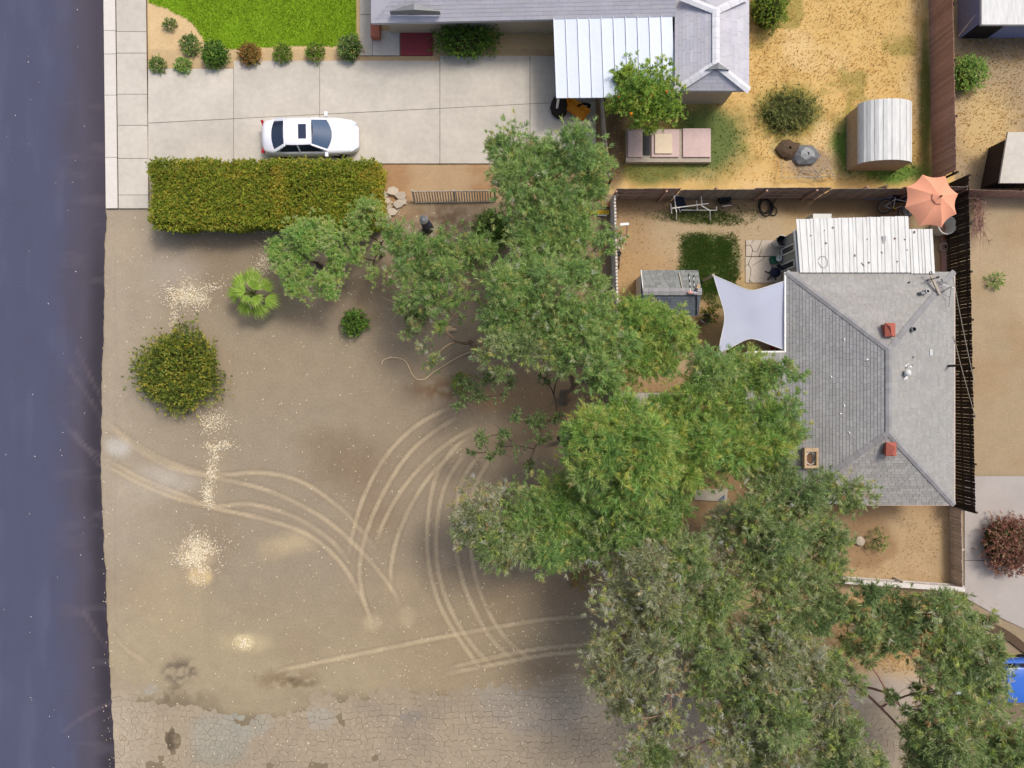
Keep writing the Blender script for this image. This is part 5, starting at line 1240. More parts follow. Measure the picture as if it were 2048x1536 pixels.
# fan palm
pz = 1.7; pc = P(503, 588, pz); palm = thing('fan_palm', 'young bright green fan palm on the bare dirt below the hedge', 'palm', loc=Vector((pc.x, pc.y, 0)))
m = MB(); m.lathe([(.13, -.05), (.12, .3), (.10, .9), (.08, 1.35), (.04, 1.5)], 10, (pc.x, pc.y, 0)); m.build('trunk', M['log'], palm)
def frond(ang, r, tilt, fan, rise, dark=1.0):
    hub = pc+Vector((math.cos(ang)*r, math.sin(ang)*r, rise-.25)); m = MB()
    m.col = (.16, .20, .05); m.tube([pc+Vector((0,0,-.3)), pc.lerp(hub, .55)+Vector((0,0,.12)), hub], [.035, .028, .02], 5)
    n = 18
    for i in range(n):
        t = (i/(n-1)-.5)*2; a = ang+t*1.12; ln = fan*(1.10-.26*abs(t)**1.8)*random.uniform(.9, 1.07)
        dv = Vector((math.cos(a), math.sin(a), tilt-.12*abs(t))); sd = Vector((-math.sin(a), math.cos(a), 0))
        g = random.uniform(.75, 1.2)*dark; w = .032*fan/.62; zz = .012*(1 if i % 2 else -1)
        m.col = (.29*g, .44*g, .06*g)
        q1 = hub+dv*ln*.60; q2 = hub+dv*ln+Vector((random.gauss(0,.02), random.gauss(0,.02), -.10-.08*random.random()))
        m.add([hub, q1+sd*w+Vector((0,0,zz)), q1-sd*w+Vector((0,0,-zz))], [(0,2,1)])
        m.col = (.36*g, .48*g, .10*g); m.add([q1+sd*w+Vector((0,0,zz)), q1-sd*w+Vector((0,0,-zz)), q2], [(0,1,2)])
    m.build('frond', M['leaf'], palm)
for ang, r, tl, fn, rs in ((1.6,.55,.0,.78,.22),(.55,.58,-.1,.62,.3),(-.35,.60,-.2,.70,.05),(-1.25,.50,-.25,.72,.0),(-2.2,.52,-.2,.70,.05),(3.05,.62,-.15,.74,.12),(2.35,.58,-.05,.76,.2),(1.1,.22,.25,.66,.45),(2.8,.20,.3,.60,.5),(-.9,.18,.25,.62,.4),(-2.0,.10,.4,.5,.5)):
    frond(ang, r, tl, fn, rs, random.uniform(.85, 1.1))

# bare twiggy bush against the far side of the long fence
tb = thing('bare_bush', 'leafless pinkish twiggy bush against the right side of the long dark fence', 'bush', loc=P(1962, 430))
m = MB()
for _ in range(46):
    px = random.gauss(1960, 11); py = random.uniform(385, 492); c = P(px, py, random.uniform(.6, 1.4)); b0 = P(1958+random.uniform(-3,3), random.choice((400, 430, 460)))
    pts = bez(b0, c, Vector((random.uniform(-.3,.3), random.uniform(-.3,.3), .2)), 5); m.tube(pts, [.02, .016, .012, .01, .006], 4)
    for _ in range(3):
        e = c+Vector((random.gauss(0,.3), random.gauss(0,.3), random.gauss(0,.15))); m.tube([pts[3], e], [.01, .004], 3)
m.build('twigs', M['red_bark'], tb, kind='stuff')

# ------------------------------------------------------------------ vehicles
def car(label, centre, heading, paint, L=4.7, Wd=1.80, sunroof=True, rw=.70):
    root = thing('parked_car', label, 'car', loc=centre, local=True, rotz=heading)
    h = Wd/2
    # stations from tail to nose: x, half width, shoulder height, deck height
    st = [(-L/2, h*.62, .62, .66), (-L/2+.06, h*.80, .70, .86), (-L/2+.25, h*.91, .80, .98), (-L/2+.7, h*.98, .86, 1.00), (-.9, h, .88, .98), (.2, h, .87, .96), (.95, h*.99, .85, .94), (1.45, h*.97, .82, .90), (L/2-.45, h*.90, .74, .80), (L/2-.15, h*.76, .66, .70), (L/2, h*.52, .56, .58)]
    vs = []; fs = []; K = 11
    for x, w, zs_, zd in st:
        for y, z in ((-w*.88,.22),(-w*.99,.40),(-w,.58),(-w*.97,zs_),(-w*.84,zd-.015),(0,zd+.03),(w*.84,zd-.015),(w*.97,zs_),(w,.58),(w*.99,.40),(w*.88,.22)): vs.append((x, y, z))
    for i in range(len(st)-1):
        for k in range(K): k2 = (k+1) % K; fs.append((i*K+k, (i+1)*K+k, (i+1)*K+k2, i*K+k2))
    fs += [tuple(range(K)), tuple((len(st)-1)*K+k for k in range(K-1, -1, -1))]
    b = MB(); b.add(vs, fs); body = b.build('body', paint, root, smooth=True)
    xr0, xr1, zt = -1.02, .22, 1.42; yr = h*rw
    xb0, xb1 = -1.78, 1.10; yb = h*.88
    b = MB(); n = 6; vs = []; fs = []
    for i in range(n+1):
        x = xr0-.06+(xr1-xr0+.10)*i/n; sag = .035*(1-(2*i/n-1)**2); w = yr*(1-.06*abs(2*i/n-1)**3)
        for y, z in ((-w, -.035), (-w*.9, .0), (-w*.4, .025), (w*.4, .025), (w*.9, 0), (w, -.035)): vs.append((x, y, zt+sag+z))
    for i in range(n):
        for k in range(5): fs.append((i*6+k, (i+1)*6+k, (i+1)*6+k+1, i*6+k+1))
    b.add(vs, fs); b.build('roof', paint, root, smooth=True)
    def curved(x0, w0, z0, x1, w1, z1, bow0, bow1, name, m):
        g = MB(); vs = []; fs = []; n = 8
        for i in range(n+1):
            t = 2*i/n-1
            vs += [(x0+bow0*(1-t*t), w0*t, z0+.03*(1-t*t)), (x1+bow1*(1-t*t), w1*t, z1+.025*(1-t*t))]
        for i in range(n): fs.append((2*i, 2*i+1, 2*i+3, 2*i+2))
        g.add(vs, fs); return g.build(name, m, root, smooth=True)
    curved(xb1-.22, h*.80, .96, xr1+.02, yr*.93, zt-.01, .26, .10, 'windshield', M['car_glass'])
    curved(xb0+.12, h*.78, 1.00, xr0-.05, yr*.92, zt-.01, -.14, -.06, 'rear_window', M['tint_glass'])
    for s in (-1, 1):
        g = MB(); g.add([(xb0+.35, s*h*.89, .97), (xb1-.35, s*h*.90, .93), (xr1-.05, s*yr*1.0, zt-.05), (xr0+.02, s*yr*1.0, zt-.05)], [(0,1,2,3)]); g.build('side_window', M['tint_glass'], root)
        for pa_, pb_, w1, w2 in (((xb1-.2, s*h*.84, .95), (xr1, s*yr*.97, zt-.02), .08, .05), ((xb0+.15, s*h*.83, .99), (xr0-.02, s*yr*.97, zt-.02), .14, .05), ((-.42, s*h*.90, .94), (-.44, s*yr*1.0, zt-.05), .07, .03)):
            p = MB(); p.beam(pa_, pb_, w1, w2); p.build('pillar', paint, root)
        k = MB(); k.obox((.88, s*(h+.09), .98), (.14, .20, .13)); k.build('mirror', paint, root)
        l = MB(); l.obox((L/2-.26, s*h*.66, .69), (.34, .26, .10), -s*.5); l.build('headlight', M['lamp'], root)
        l = MB(); l.obox((-L/2+.10, s*h*.72, .80), (.12, .32, .16), s*.35); l.build('taillight', M['red_lens'], root)
        for x in (-1.38, 1.38):
            w = MB(); w.lathe([(.18,-.10),(.30,-.11),(.325,-.07),(.325,.07),(.30,.11),(.18,.10)], 18)
            Mx = Matrix.Translation((x, s*(h-.13), .325)) @ Matrix.Rotation(PI/2, 4, 'X'); w.v = [tuple(Mx @ Vector(v)) for v in w.v]; wh = w.build('wheel', M['tyre'], root)
            r = MB(); r.lathe([(.01,.08),(.06,.10),(.19,.085),(.19,.05)], 12); r.v = [tuple(Matrix.Translation((x, s*(h-.13), .325)) @ Matrix.Rotation(-s*PI/2, 4, 'X') @ Vector(v)) for v in r.v]; r.build('rim', M['alloy'], wh)
    if sunroof:
        g = MB(); g.box(-.36, .02, -yr*.55, yr*.55, zt+.052, zt+.066); g.build('sunroof', M['tint_glass'], root)
    pl_ = MB(); pl_.box(-L/2-.012, -L/2+.01, -.25, .25, .60, .72); pl_.build('plate', M['white'], root)
    return root
car('white sedan with dark sunroof parked on the concrete drive against the hedge', P(628, 283), 0.02, M['car_white'])
cb_ = car('blue car mostly hidden under the gum tree at the right edge', P(1986, 1347), PI+.02, M['car_blue'], sunroof=False, Wd=1.95, rw=.86)

# ------------------------------------------------------------------ umbrella and the junk strip
uz = 2.45; uc = P(1879, 392, 2.62)
um = thing('patio_umbrella', 'faded orange octagonal patio umbrella in the top right yard corner', 'umbrella', loc=Vector((uc.x, uc.y, 0)))
rim_px = [(1845,349),(1891,352),(1916,388),(1913,428),(1883,455),(1839,452),(1810,415),(1813,374)]
rimz = [2.25,2.25,2.2,2.15,2.1,2.1,2.15,2.2]
rim = [P(x, y, z) for (x, y), z in zip(rim_px, rimz)]
cen = sum(rim, Vector())/8; top = Vector((cen.x*.55+uc.x*.45, cen.y*.55+uc.y*.45, 2.72))
for i in range(8):
    a_, c_ = rim[i], rim[(i+1) % 8]; g = MB(); n = 6; vs = []; fs = []
    for j in range(n+1):
        r = .12+.88*j/n
        for k in range(n+1):
            t = k/n; e = a_.lerp(c_, t); inward = (cen-e); inward.z = 0; e = e+inward.normalized()*(.10*4*t*(1-t)) if j == n else e+inward.normalized()*(.10*4*t*(1-t)*(j/n)**2)
            p = top.lerp(e, r); p.z += .07*math.sin(PI*r)-.04*4*t*(1-t)*r; vs.append(p)
    for j in range(n):
        for k in range(n): q0_ = j*(n+1)+k; fs.append((q0_, q0_+n+1, q0_+n+2, q0_+1))
    g.add(vs, fs); g.build('canopy_panel', M['orange_cloth'], um, smooth=True)
    rb_ = MB(); pts = [top.lerp(a_, t)+Vector((0,0,.07*math.sin(PI*t)-.015)) for t in (0.05,.3,.6,1)]; rb_.tube(pts, .012, 5); rb_.build('rib', M['rust'], um)
g = MB(); n = 8; vs = [top+Vector((0,0,.10))]
for i in range(8): vs.append(top.lerp(rim[i], .24)+Vector((0,0,.085)))
g.add(vs, [(0, i+1, (i+1) % 8+1) for i in range(8)]); g.build('vent_flap', M['orange_cloth'], um)
g = MB(); g.tube([top.lerp(rim[i], .245)+Vector((0,0,.085)) for i in (4,5,6,7)], .010, 4); g.build('flap_seam', M['red_tile'], um)
g = MB(); g.lathe([(.045,0),(.05,.05),(.02,.12),(.005,.13)], 10, top+Vector((0,0,.09))); g.build('finial', M['rust'], um)
g = MB(); g.tube([(top.x, top.y, 0), top], .025, 8); g.build('pole', M['steel'], um)
g = MB(); g.lathe([(.30,0),(.28,.08),(.05,.12)], 14, (top.x, top.y, 0)); g.build('base', M['lead'], um)
# big pale tub
tc = P(1874, 458, 0); tub = thing('tub', 'large pale round tub leaning beside the orange umbrella', 'tub', loc=tc)
top_c = P(1892, 450, .9); ax = (top_c-tc)
g = MB(); g.lathe([(.36,0),(.42,.85),(.46,.86),(.46,.92),(.42,.92),(.40,.86),(.34,.15),(.01,.13)], 22, tc, cap=False, sy=1.0)
g.v = [(x+ax.x*.3*(z/.9), y+ax.y*.3*(z/.9), z) for x, y, z in g.v]; g.build('barrel', M['pale_plastic'], tub, smooth=False)
def pot(label, px, py, r, h, m, soil=True, group=None):
    c = P(px, py); t = thing('flower_pot', label, 'pot', loc=c, group=group)
    g = MB(); g.lathe([(r*.7,0),(r*.95,h*.8),(r*1.06,h*.82),(r*1.06,h),(r*.92,h),(r*.85,h*.8),(.01,h*.78)], 14, c, cap=False); g.build('pot_body', M[m], t, smooth=False)
    if soil: s = MB(); s.lathe([(.001,h*.83),(r*.85,h*.83)], 12, c, cap=False); s.build('soil', M['soil'], t)
    return t
pot('terracotta pot with dark saucer feet below the pale tub', 1887, 477, .14, .3, 'terracotta')
g = MB(); fr_ = thing('crate_frame', 'low wooden frame holding a small pale pot by the long dark fence', 'frame', loc=P(1884, 495))
for x0, x1, y0, y1 in ((1876,1896,488,490),(1876,1896,501,503),(1876,1878,490.5,500.5),(1894,1896,490.5,500.5)):
    g = MB(); g.box(*sorted((X(x0), X(x1))), *sorted((Y(y0), Y(y1))), 0, .22); g.build('slat', M['grey_wood'], fr_)
pot('small pale pot standing inside the low wooden frame', 1886, 495.5, .11, .26, 'log')
# planks and boards along the back fence
sb = thing('surfboard', 'olive brown surfboard shaped board leaning on the dark back fence', 'board', loc=P(1752, 392))
g = MB(); a_, c_ = P(1735, 389, .35), P(1776, 370, 1.6); dv = c_-a_; s_ = dv.cross(Vector((0,1,.5))).normalized(); nn = 14; ring = []
for i in range(nn):
    t = 2*PI*i/nn; ring.append(a_.lerp(c_, .5)+dv*.5*math.cos(t)+s_*.24*math.sin(t)*(1 if math.cos(t) < .3 else .8))
nv = dv.cross(s_).normalized()*.03
g.add([p+nv for p in ring]+[p-nv for p in ring], [tuple(range(nn)), tuple(range(2*nn-1, nn-1, -1))]+[(i, nn+i, nn+(i+1) % nn, (i+1) % nn) for i in range(nn)]); g.build('deck', M['olive_board'], sb)
g = MB(); g.tube([p+nv for p in ring], .014, 4, closed=True); g.build('edge_rail', M['log'], sb)
g = MB(); pa = [P(1730, 399, .05), P(1816, 399, .05), P(1822, 379, 1.0), P(1748, 384, .95)]; g.add(pa+[p+Vector((0,.02,-.04)) for p in pa], [(0,1,2,3),(7,6,5,4),(0,4,5,1),(1,5,6,2),(2,6,7,3),(3,7,4,0)])
g.build('sheet_panel', M['blue_wall'], None, label='pale blue sheet leaning on the back fence under the olive board', cat='sheet')
wp = MB(); pa = [P(1740, 389, .5), P(1815, 383, .5), P(1815, 378, 1.15), P(1758, 381, 1.1)]; wp.add(pa+[p+Vector((0,.015,-.03)) for p in pa], [(0,1,2,3),(7,6,5,4),(0,4,5,1),(1,5,6,2),(2,6,7,3),(3,7,4,0)])
wp.build('white_board', M['white_wood'], None, label='white board propped behind the pale blue sheet at the back fence', cat='board')
mt = thing('motor_unit', 'blue black motor on feet lying before the pale blue sheet', 'motor', loc=P(1794, 398))
for a_, c_, r in (((1785,398,.2),(1795,398,.2),.12),((1797,397,.22),(1812,399,.22),.15)):
    g = MB(); g.tube([P(*a_), P(*a_).lerp(P(*c_), .1), P(*a_).lerp(P(*c_), .9), P(*c_)], [r*.6, r, r, r*.6], 10); g.build('housing', M['blue_black'], mt)
g = MB(); g.beam(P(1783,402,.04), P(1814,403,.04), .1, .08); g.obox(P(1797,391,.35), (.2,.14,.14), .2); g.tube([P(1797,391,.3), P(1803,389,.5), P(1810,392,.4)], .04, 6); g.build('bracket', M['black'], mt)

def bicycle(label, loc, rot, group='bicycles leaning about the yard'):
    t = thing('bicycle', label, 'bicycle', local=True, group=group)
    def ring(x, r):
        g = MB(); g.tube([(x+r*math.cos(a), 0, r+r*math.sin(a)) for a in np.linspace(0, 2*PI, 25)[:-1]], .024, 6, closed=True); w = g.build('wheel', M['rubber'], t)
        g = MB(); g.tube([(x+(r-.04)*math.cos(a), 0, r+(r-.04)*math.sin(a)) for a in np.linspace(0, 2*PI, 25)[:-1]], .012, 5, closed=True)
        for k in range(10): a = 2*PI*k/10; g.tube([(x, .02*(-1)**k, r), (x+(r-.04)*math.cos(a), 0, r+(r-.04)*math.sin(a))], .004, 3)
        g.tube([(x, -.05, r), (x, .05, r)], .03, 7); g.build('rim', M['steel'], w)
    ring(-.52, .34); ring(.54, .34)
    g = MB(); bb = (-.08,0,.30); st_ = (-.22,0,.78); hd = (.36,0,.80); hd2 = (.40,0,.66)
    for a_, c_ in ((bb, st_), (bb, hd2), (st_, hd), (hd, hd2), (bb, (-.52,0,.34)), (st_, (-.52,0,.34)), (hd2, (.54,0,.34)), (hd, (.33,0,.95)), (st_, (-.25,0,.90))): g.tube([a_, c_], .018, 6)
    g.build('frame', M['pale_plastic'], t)
    g = MB(); g.tube([(.22,-.30,.98), (.33,-.2,.97), (.33,.2,.97), (.22,.30,.98)], .014, 6); hb = g.build('handlebar', M['steel'], t)
    for s in (-1, 1):
        g = MB(); g.tube([(.26,s*.27,.98), (.17,s*.33,.985)], .022, 6); g.build('grip', M['yellow' if group == 'y' else 'black'], hb)
    g = MB(); g.obox((-.24,0,.92), (.26,.14,.06)); g.obox((-.08,0,.93), (.12,.05,.05)); g.build('saddle', M['black'], t)
    g = MB(); g.tube([(-.08,-.09,.30),(-.08,.09,.30)], .05, 10); g.tube([(-.08,.09,.30),(.05,.10,.18)], .012, 5); g.tube([(-.08,-.09,.30),(-.21,-.10,.42)], .012, 5); g.build('crank', M['black'], t)
    t.location = loc; t.rotation_euler = rot; return t
b1 = bicycle('bicycle lying against the white roofed annex near the umbrella', P(1784, 431, .10), (math.radians(-62), 0, math.radians(-14)))
yg = MB(); yg.tube([P(1784, 414, .7), P(1791, 418, .72)], .03, 6); yg.build('bar_grip', M['yellow'], None, label='yellow handgrip standing by the fallen bicycle near the annex', cat='grip')
b2 = copy_tree(b1, label='bicycle leaning upright on the white picket fence of the side yard'); b2.location = P(1239, 505); b2.rotation_euler = (math.radians(-9), 0, math.radians(88))

# frame of white pipes, camp chairs
pf = thing('pipe_frame', 'white pipe frame of a dismantled stand at the back fence', 'frame', loc=P(1390, 420))
for a_, c_ in (((1347,392,.9),(1414,383.5,1.0)),((1344,416.5,.8),(1417,407,.8)),((1349,396,.8),(1351.5,416,.8)),((1402,390.5,.8),(1404,412,.8)),((1341.5,407,.5),(1343.5,427,.5)),((1393,401,.5),(1395,421,.5)),((1362,420,.3),(1434,420.5,.3)),((1433,413,.3),(1433,421,.3)),((1353,423,.75),(1353,440,0.02)),((1420,421,.6),(1420,440,0.02)),((1357,415,.78),(1360.5,424,.3)),((1349,396,.8),(1347,392,.9)),((1402,390,.8),(1404,385,.95)),((1351,416,.8),(1353,424,.7)),((1404,412,.8),(1420,421,.6))):
    g = MB(); g.tube([P(*a_), P(*c_)], .027, 6); g.build('pipe', M['pvc'], pf)
def fold_chair(label, px, py, rz, m='navy'):
    c = P(px, py); t = thing('folding_chair', label, 'chair', local=True, rotz=rz); t.location = c
    g = MB(); n = 6; vs = []
    for j in range(n+1):
        for i in range(n+1): u, v = i/n*2-1, j/n*2-1; vs.append((u*.23, v*.22, .42-.07*(1-u*u)*(1-v*v*.5)))
    g.add(vs, [(j*(n+1)+i, j*(n+1)+i+1, (j+1)*(n+1)+i+1, (j+1)*(n+1)+i) for j in range(n) for i in range(n)]); g.build('seat', M[m], t)
    g = MB(); g.add([(-.23,.22,.44),(.23,.22,.44),(.25,.40,.86),(-.25,.40,.86),(-.23,.24,.44),(.23,.24,.44),(.25,.42,.86),(-.25,.42,.86)], [(0,1,2,3),(7,6,5,4),(0,3,7,4),(1,5,6,2),(2,6,7,3)]); g.build('backrest', M[m], t)
    for s in (-1, 1):
        g = MB(); g.tube([(s*.24,-.26,0), (s*.25,.24,.45), (s*.26,.42,.88)], .014, 6); g.build('leg', M['steel'], t)
        g = MB(); g.tube([(s*.24,.28,0), (s*.25,-.24,.44)], .014, 6); g.build('leg', M['steel'], t)
    return t
fold_chair('dark folding chair inside the white pipe frame', 1358, 414, .3)
bc = thing('black_grill', 'crumpled black camp chair with a pale bar at the back fence', 'camp chair', loc=P(1447, 404))
g = MB(); g.lathe([(.16,.0),(.24,.25),(.27,.45),(.22,.55),(.05,.5)], 11, P(1444, 404), sx=1.2, sy=.8); g.v = [(x+random.uniform(-.04,.04), y+random.uniform(-.04,.04), z+random.uniform(-.05,.05)*(z > .1)) for x, y, z in g.v]; g.build('fabric', M['black'], bc)
for a_, c_, mm in (((1445,412.5,.35),(1464,410,.35),'pvc'),((1452,394,.6),(1465,410,.35),'black'),((1447,411,.35),(1446,417,0),'black'),((1462,410,.35),(1456,397,.5),'black')):
    g = MB(); g.tube([P(*a_), P(*c_)], .022, 6); g.build('leg', M[mm], bc)
hc_ = thing('garden_hose', 'loose coil of black hose on the bare soil by the back fence', 'hose', loc=P(1535, 412))
g = MB(); pts = []
for t in np.linspace(0, 2*PI*4.2, 110):
    k = t/(2*PI); r = .36+.05*math.sin(k*2.3)+.04*math.cos(3.1*k); c = P(1531+3*math.sin(k*1.7), 414+3*math.cos(k*1.3), .03+.035*k)
    pts.append(c+Vector((r*math.cos(t)*(.8+.1*math.sin(k)), r*math.sin(t)*1.05, .012*math.sin(t*2))))
pts += smooth_line([tuple(pts[-1]), tuple(P(1546,410,.16)), tuple(P(1554,422,.1)), tuple(P(1549,431,.06)), tuple(P(1540,427,.08)), tuple(P(1545,410,.14)), tuple(P(1552,398,.2)), tuple(P(1557,391,.3))], 8)
g.tube(pts, .026, 6); g.build('coil', M['rubber'], hc_)
gb = thing('stool', 'small grey table on a thin leg beside the white picket fence', 'table', loc=P(1252, 462))
g = MB(); g.beam(P(1240, 449, .75), P(1258, 447.5, .75), .12, .03); g.build('top', M['steel'], gb); g = MB(); g.tube([P(1254, 449, .73), P(1253.5, 470, .02)], .02, 6); g.tube([P(1247, 470.5, .02), P(1257, 470.5, .02)], .018, 5); g.build('leg', M['steel'], gb)

# things on the cracked patio
bn = thing('waste_bin', 'pale bin with a black bag on the cracked patio', 'bin', loc=P(1553, 487))
c = P(1553, 487); g = MB(); g.lathe([(.20,0),(.25,.60),(.28,.62),(.28,.68),(.25,.68)], 18, c, cap=False); g.v = [(x+z*.02, y+z*.01, z) for x, y, z in g.v]; g.build('bin_body', M['pale_plastic'], bn, smooth=False)
g = MB(); g.lathe([(.001,.30),(.22,.35),(.255,.70),(.27,.66)], 14, c, cap=False); g.v = [(x+random.uniform(-.012,.012), y, z+random.uniform(-.02,.02)) for x, y, z in g.v]; g.build('bag', M['black'], bn)
g = MB(); g.obox(c+Vector((.42,.18,.62)), (.36,.13,.05), .45); g.build('handle', M['pale_plastic'], bn)
gbx = thing('green_crate', 'dark green plastic crate with a pale bowl on the patio', 'crate', loc=P(1547, 521))
g = MB(); c = P(1547, 521); g.M = Matrix.Translation(c) @ Matrix.Rotation(.2, 4, 'Z')
for x0, x1, y0, y1, z0, z1 in ((-.22,.22,-.17,.17,0,.03),(-.22,-.19,-.17,.17,.031,.34),(.19,.22,-.17,.17,.031,.34),(-.189,.189,-.17,-.14,.031,.34),(-.189,.189,.14,.17,.031,.34),(-.18,.18,-.13,.13,.2,.24)): g.box(x0, x1, y0, y1, z0, z1)
g.build('crate_body', M['green_plastic'], gbx)
g = MB(); c = P(1552, 519.5); bw_ = thing('bowl', 'pale bowl sitting in the green crate on the patio', 'bowl', loc=c+Vector((0,0,.25)))
g.lathe([(.05,.25),(.11,.30),(.15,.40),(.135,.40),(.09,.33),(.01,.31)], 14, c, cap=False); g.build('bowl_body', M['pale_plastic'], bw_, smooth=False)
oc = thing('office_chair', 'navy office chair with black star base on the patio beside the sail', 'chair', loc=P(1543, 548))
c = P(1543, 548); g = MB(); g.lathe([(.10,.46),(.24,.48),(.27,.52),(.25,.56),(.05,.555)], 16, c, sy=.92); g.build('seat', M['navy'], oc, smooth=True)
g = MB(); g.tube([c+Vector((0,0,.08)), c+Vector((0,0,.46))], .03, 8); g.build('column', M['black'], oc)
for k in range(5):
    a_ = 2*PI*k/5+.3; g = MB(); e = c+Vector((math.cos(a_)*.34, math.sin(a_)*.34, .06)); g.tube([c+Vector((0,0,.12)), e], [.03,.022], 6); lg = g.build('leg', M['black'], oc); k_ = MB(); k_.lathe([(.001,-.05),(.04,-.03),(.04,.0),(.001,.02)], 8, e); k_.build('caster', M['rubber'], lg)
g = MB(); g.obox(c+Vector((.18,.22,.74)), (.38,.06,.34), -.7); g.tube([c+Vector((.08,.1,.5)), c+Vector((.2,.24,.62))], .025, 6); g.build('backrest', M['navy'], oc)
pt = pot('tall grey pot with a yellowing plant beside the small shed', 1406, 639, .24, .62, 'grey_plastic')
rp = shrub('yellowing leafy plant growing in the tall grey pot', 1413, 634, 9, 9, .35, 'yellow', n=40, LL=.16, WW=.05, stems=False, name='potted_plant', cat='plant')
rp.location.z += .58

# west yard odds and ends
pc_ = thing('flue_stack', 'tall black ribbed flue pipe standing at the picket fence panel', 'pipe', loc=P(857, 457))
c = P(857, 457); tp = P(841, 432, 2.0)-c
for i, (z0, z1, r0_, r1_) in enumerate(((0,.45,.27,.24),(.46,.60,.26,.26),(.61,1.15,.22,.21),(1.16,1.3,.235,.235),(1.31,1.9,.205,.19))):
    g = MB(); g.lathe([(r0_, z0), (r1_, z1)], 16, c); g.build('pipe_section', M['blue_black' if i > 1 else 'black'], pc_)
g = MB(); g.lathe([(.215,1.905),(.215,1.95),(.16,1.99),(.165,1.97),(.11,2.01),(.115,1.99),(.06,2.02),(.01,2.02)], 16, c); g.build('lid', M['lead'], pc_)
g = MB(); kk = P(846, 467); kt = thing('kettle_drum', 'small black drum lying at the foot of the black flue pipe', 'drum', loc=kk)
g.tube([kk+Vector((0,0,.15)), kk+Vector((.3,.12,.15))], .14, 12); g.build('drum_body', M['black'], kt); g = MB(); g.tube([kk+Vector((-.02,-.02+.15*math.cos(t), .15+.15*math.sin(t))) for t in np.linspace(0, 2*PI, 13)[:-1]], .02, 5, closed=True); g.build('rim', M['steel'], kt)
for i, (px, py, r) in enumerate(((862, 538, .30),)):
    t = thing('old_tyre', 'worn black tyre lying under the willow like tree', 'tyre', loc=P(px, py)); g = MB(); c = P(px, py, .1); g.tube([c+Vector((r*math.cos(a), r*1.1*math.sin(a), .03*math.sin(a))) for a in np.linspace(0, 2*PI, 25)[:-1]], .085, 8, closed=True); g.build('tread', M['rubber'], t)
lp = 'log lying in the small pile under the willow like tree, '
for i, (a_, c_, r, lb) in enumerate((((868,652),(905,655),.06,'thin upper log of the small pile under the willow like tree'),((872,658),(912,659),.075,'middle log of the small pile under the willow like tree'),((880,664),(914,660),.085,'thick lowest log of the small pile under the willow like tree'),((878,668),(900,666),.05,'short pale stick at the front of the small log pile'))):
    g = MB(); p0, p1 = P(*a_), P(*c_); p0.z = p1.z = r; g.tube([p0, p0.lerp(p1, .5)+Vector((0,.02,0)), p1], [r, r*.95, r*.85], 9); g.build('log', M['log'], None, label=lb, cat='log', group='logs in the small pile')
for i, (yy, dx) in enumerate(((421.5, 0), (424, 3), (427, -2))):
    g = MB(); g.tube([P(1168+dx, yy, .08), P(1218, yy+1, .12)], .035, 6); g.build('yellow_pole', M['yellow'], None, label=('upper', 'middle', 'lower')[i]+' of three yellow poles lying against the picket fence corner', cat='pole', group='yellow poles at the fence corner')
g = MB(); g.beam(P(1190, 428.5, .06), P(1214, 431, .1), .10, .05); g.build('grey_plank', M['steel'], None, label='short grey plank beside the yellow poles at the fence corner', cat='plank')
g = MB(); g.box(*sorted((X(1204), X(1220))), *sorted((Y(414), Y(407))), 0, .12); g.build('red_brick', M['terracotta'], None, label='reddish block beside the fence corner above the yellow poles', cat='block')
ho = smooth_line([(764,729),(766,721),(778,716),(795,716),(810,722),(818,735),(825,750),(836,759),(850,758),(866,745),(890,730),(915,715),(945,702),(985,690),(1060,665)], 6)
g = MB(); g.tube([P(x, y, .05) for x, y in ho], .032, 6); g.build('beige_hose', M['hose'], None, label='beige hose snaking over the dirt from under the gum tree', cat='hose')
# broken concrete chunks and the light bracket mark
ck_lab = ['large broken concrete slab nearest the hedge end', 'grey broken slab at the top of the rubble', 'broken slab right of the chip heap', 'tilted broken slab nearest the picket panel', 'wedge of broken concrete under the slab pile', 'small broken piece beside the chip heap', 'pale broken slab at the bottom of the rubble', 'narrow broken sliver at the rubble centre', 'whitish broken slab lowest beside the young tree']
for i, (px, py, r, rz) in enumerate(((768,390,.30,.2),(786,384,.34,.5),(802,392,.30,1.0),(806,404,.28,.3),(797,410,.26,.8),(775,402,.22,1.3),(785,424,.26,.1),(777,415,.20,.6),(774,436,.30,.7))):
    n_ = random.choice((5, 6, 7)); pts = [(P(px, py).x+r*math.cos(2*PI*k/n_+rz)*random.uniform(.75,1.1), P(px, py).y+r*.8*math.sin(2*PI*k/n_+rz)*random.uniform(.75,1.1)) for k in range(n_)]
    g = MB(); g.prism(pts, 0, .12+random.uniform(0,.08)); o = g.build('concrete_chunk', M['stone'], None, label=ck_lab[i], cat='rubble', group='broken concrete at the hedge end'); o.rotation_euler = (random.uniform(-.12,.12), random.uniform(-.12,.12), 0)
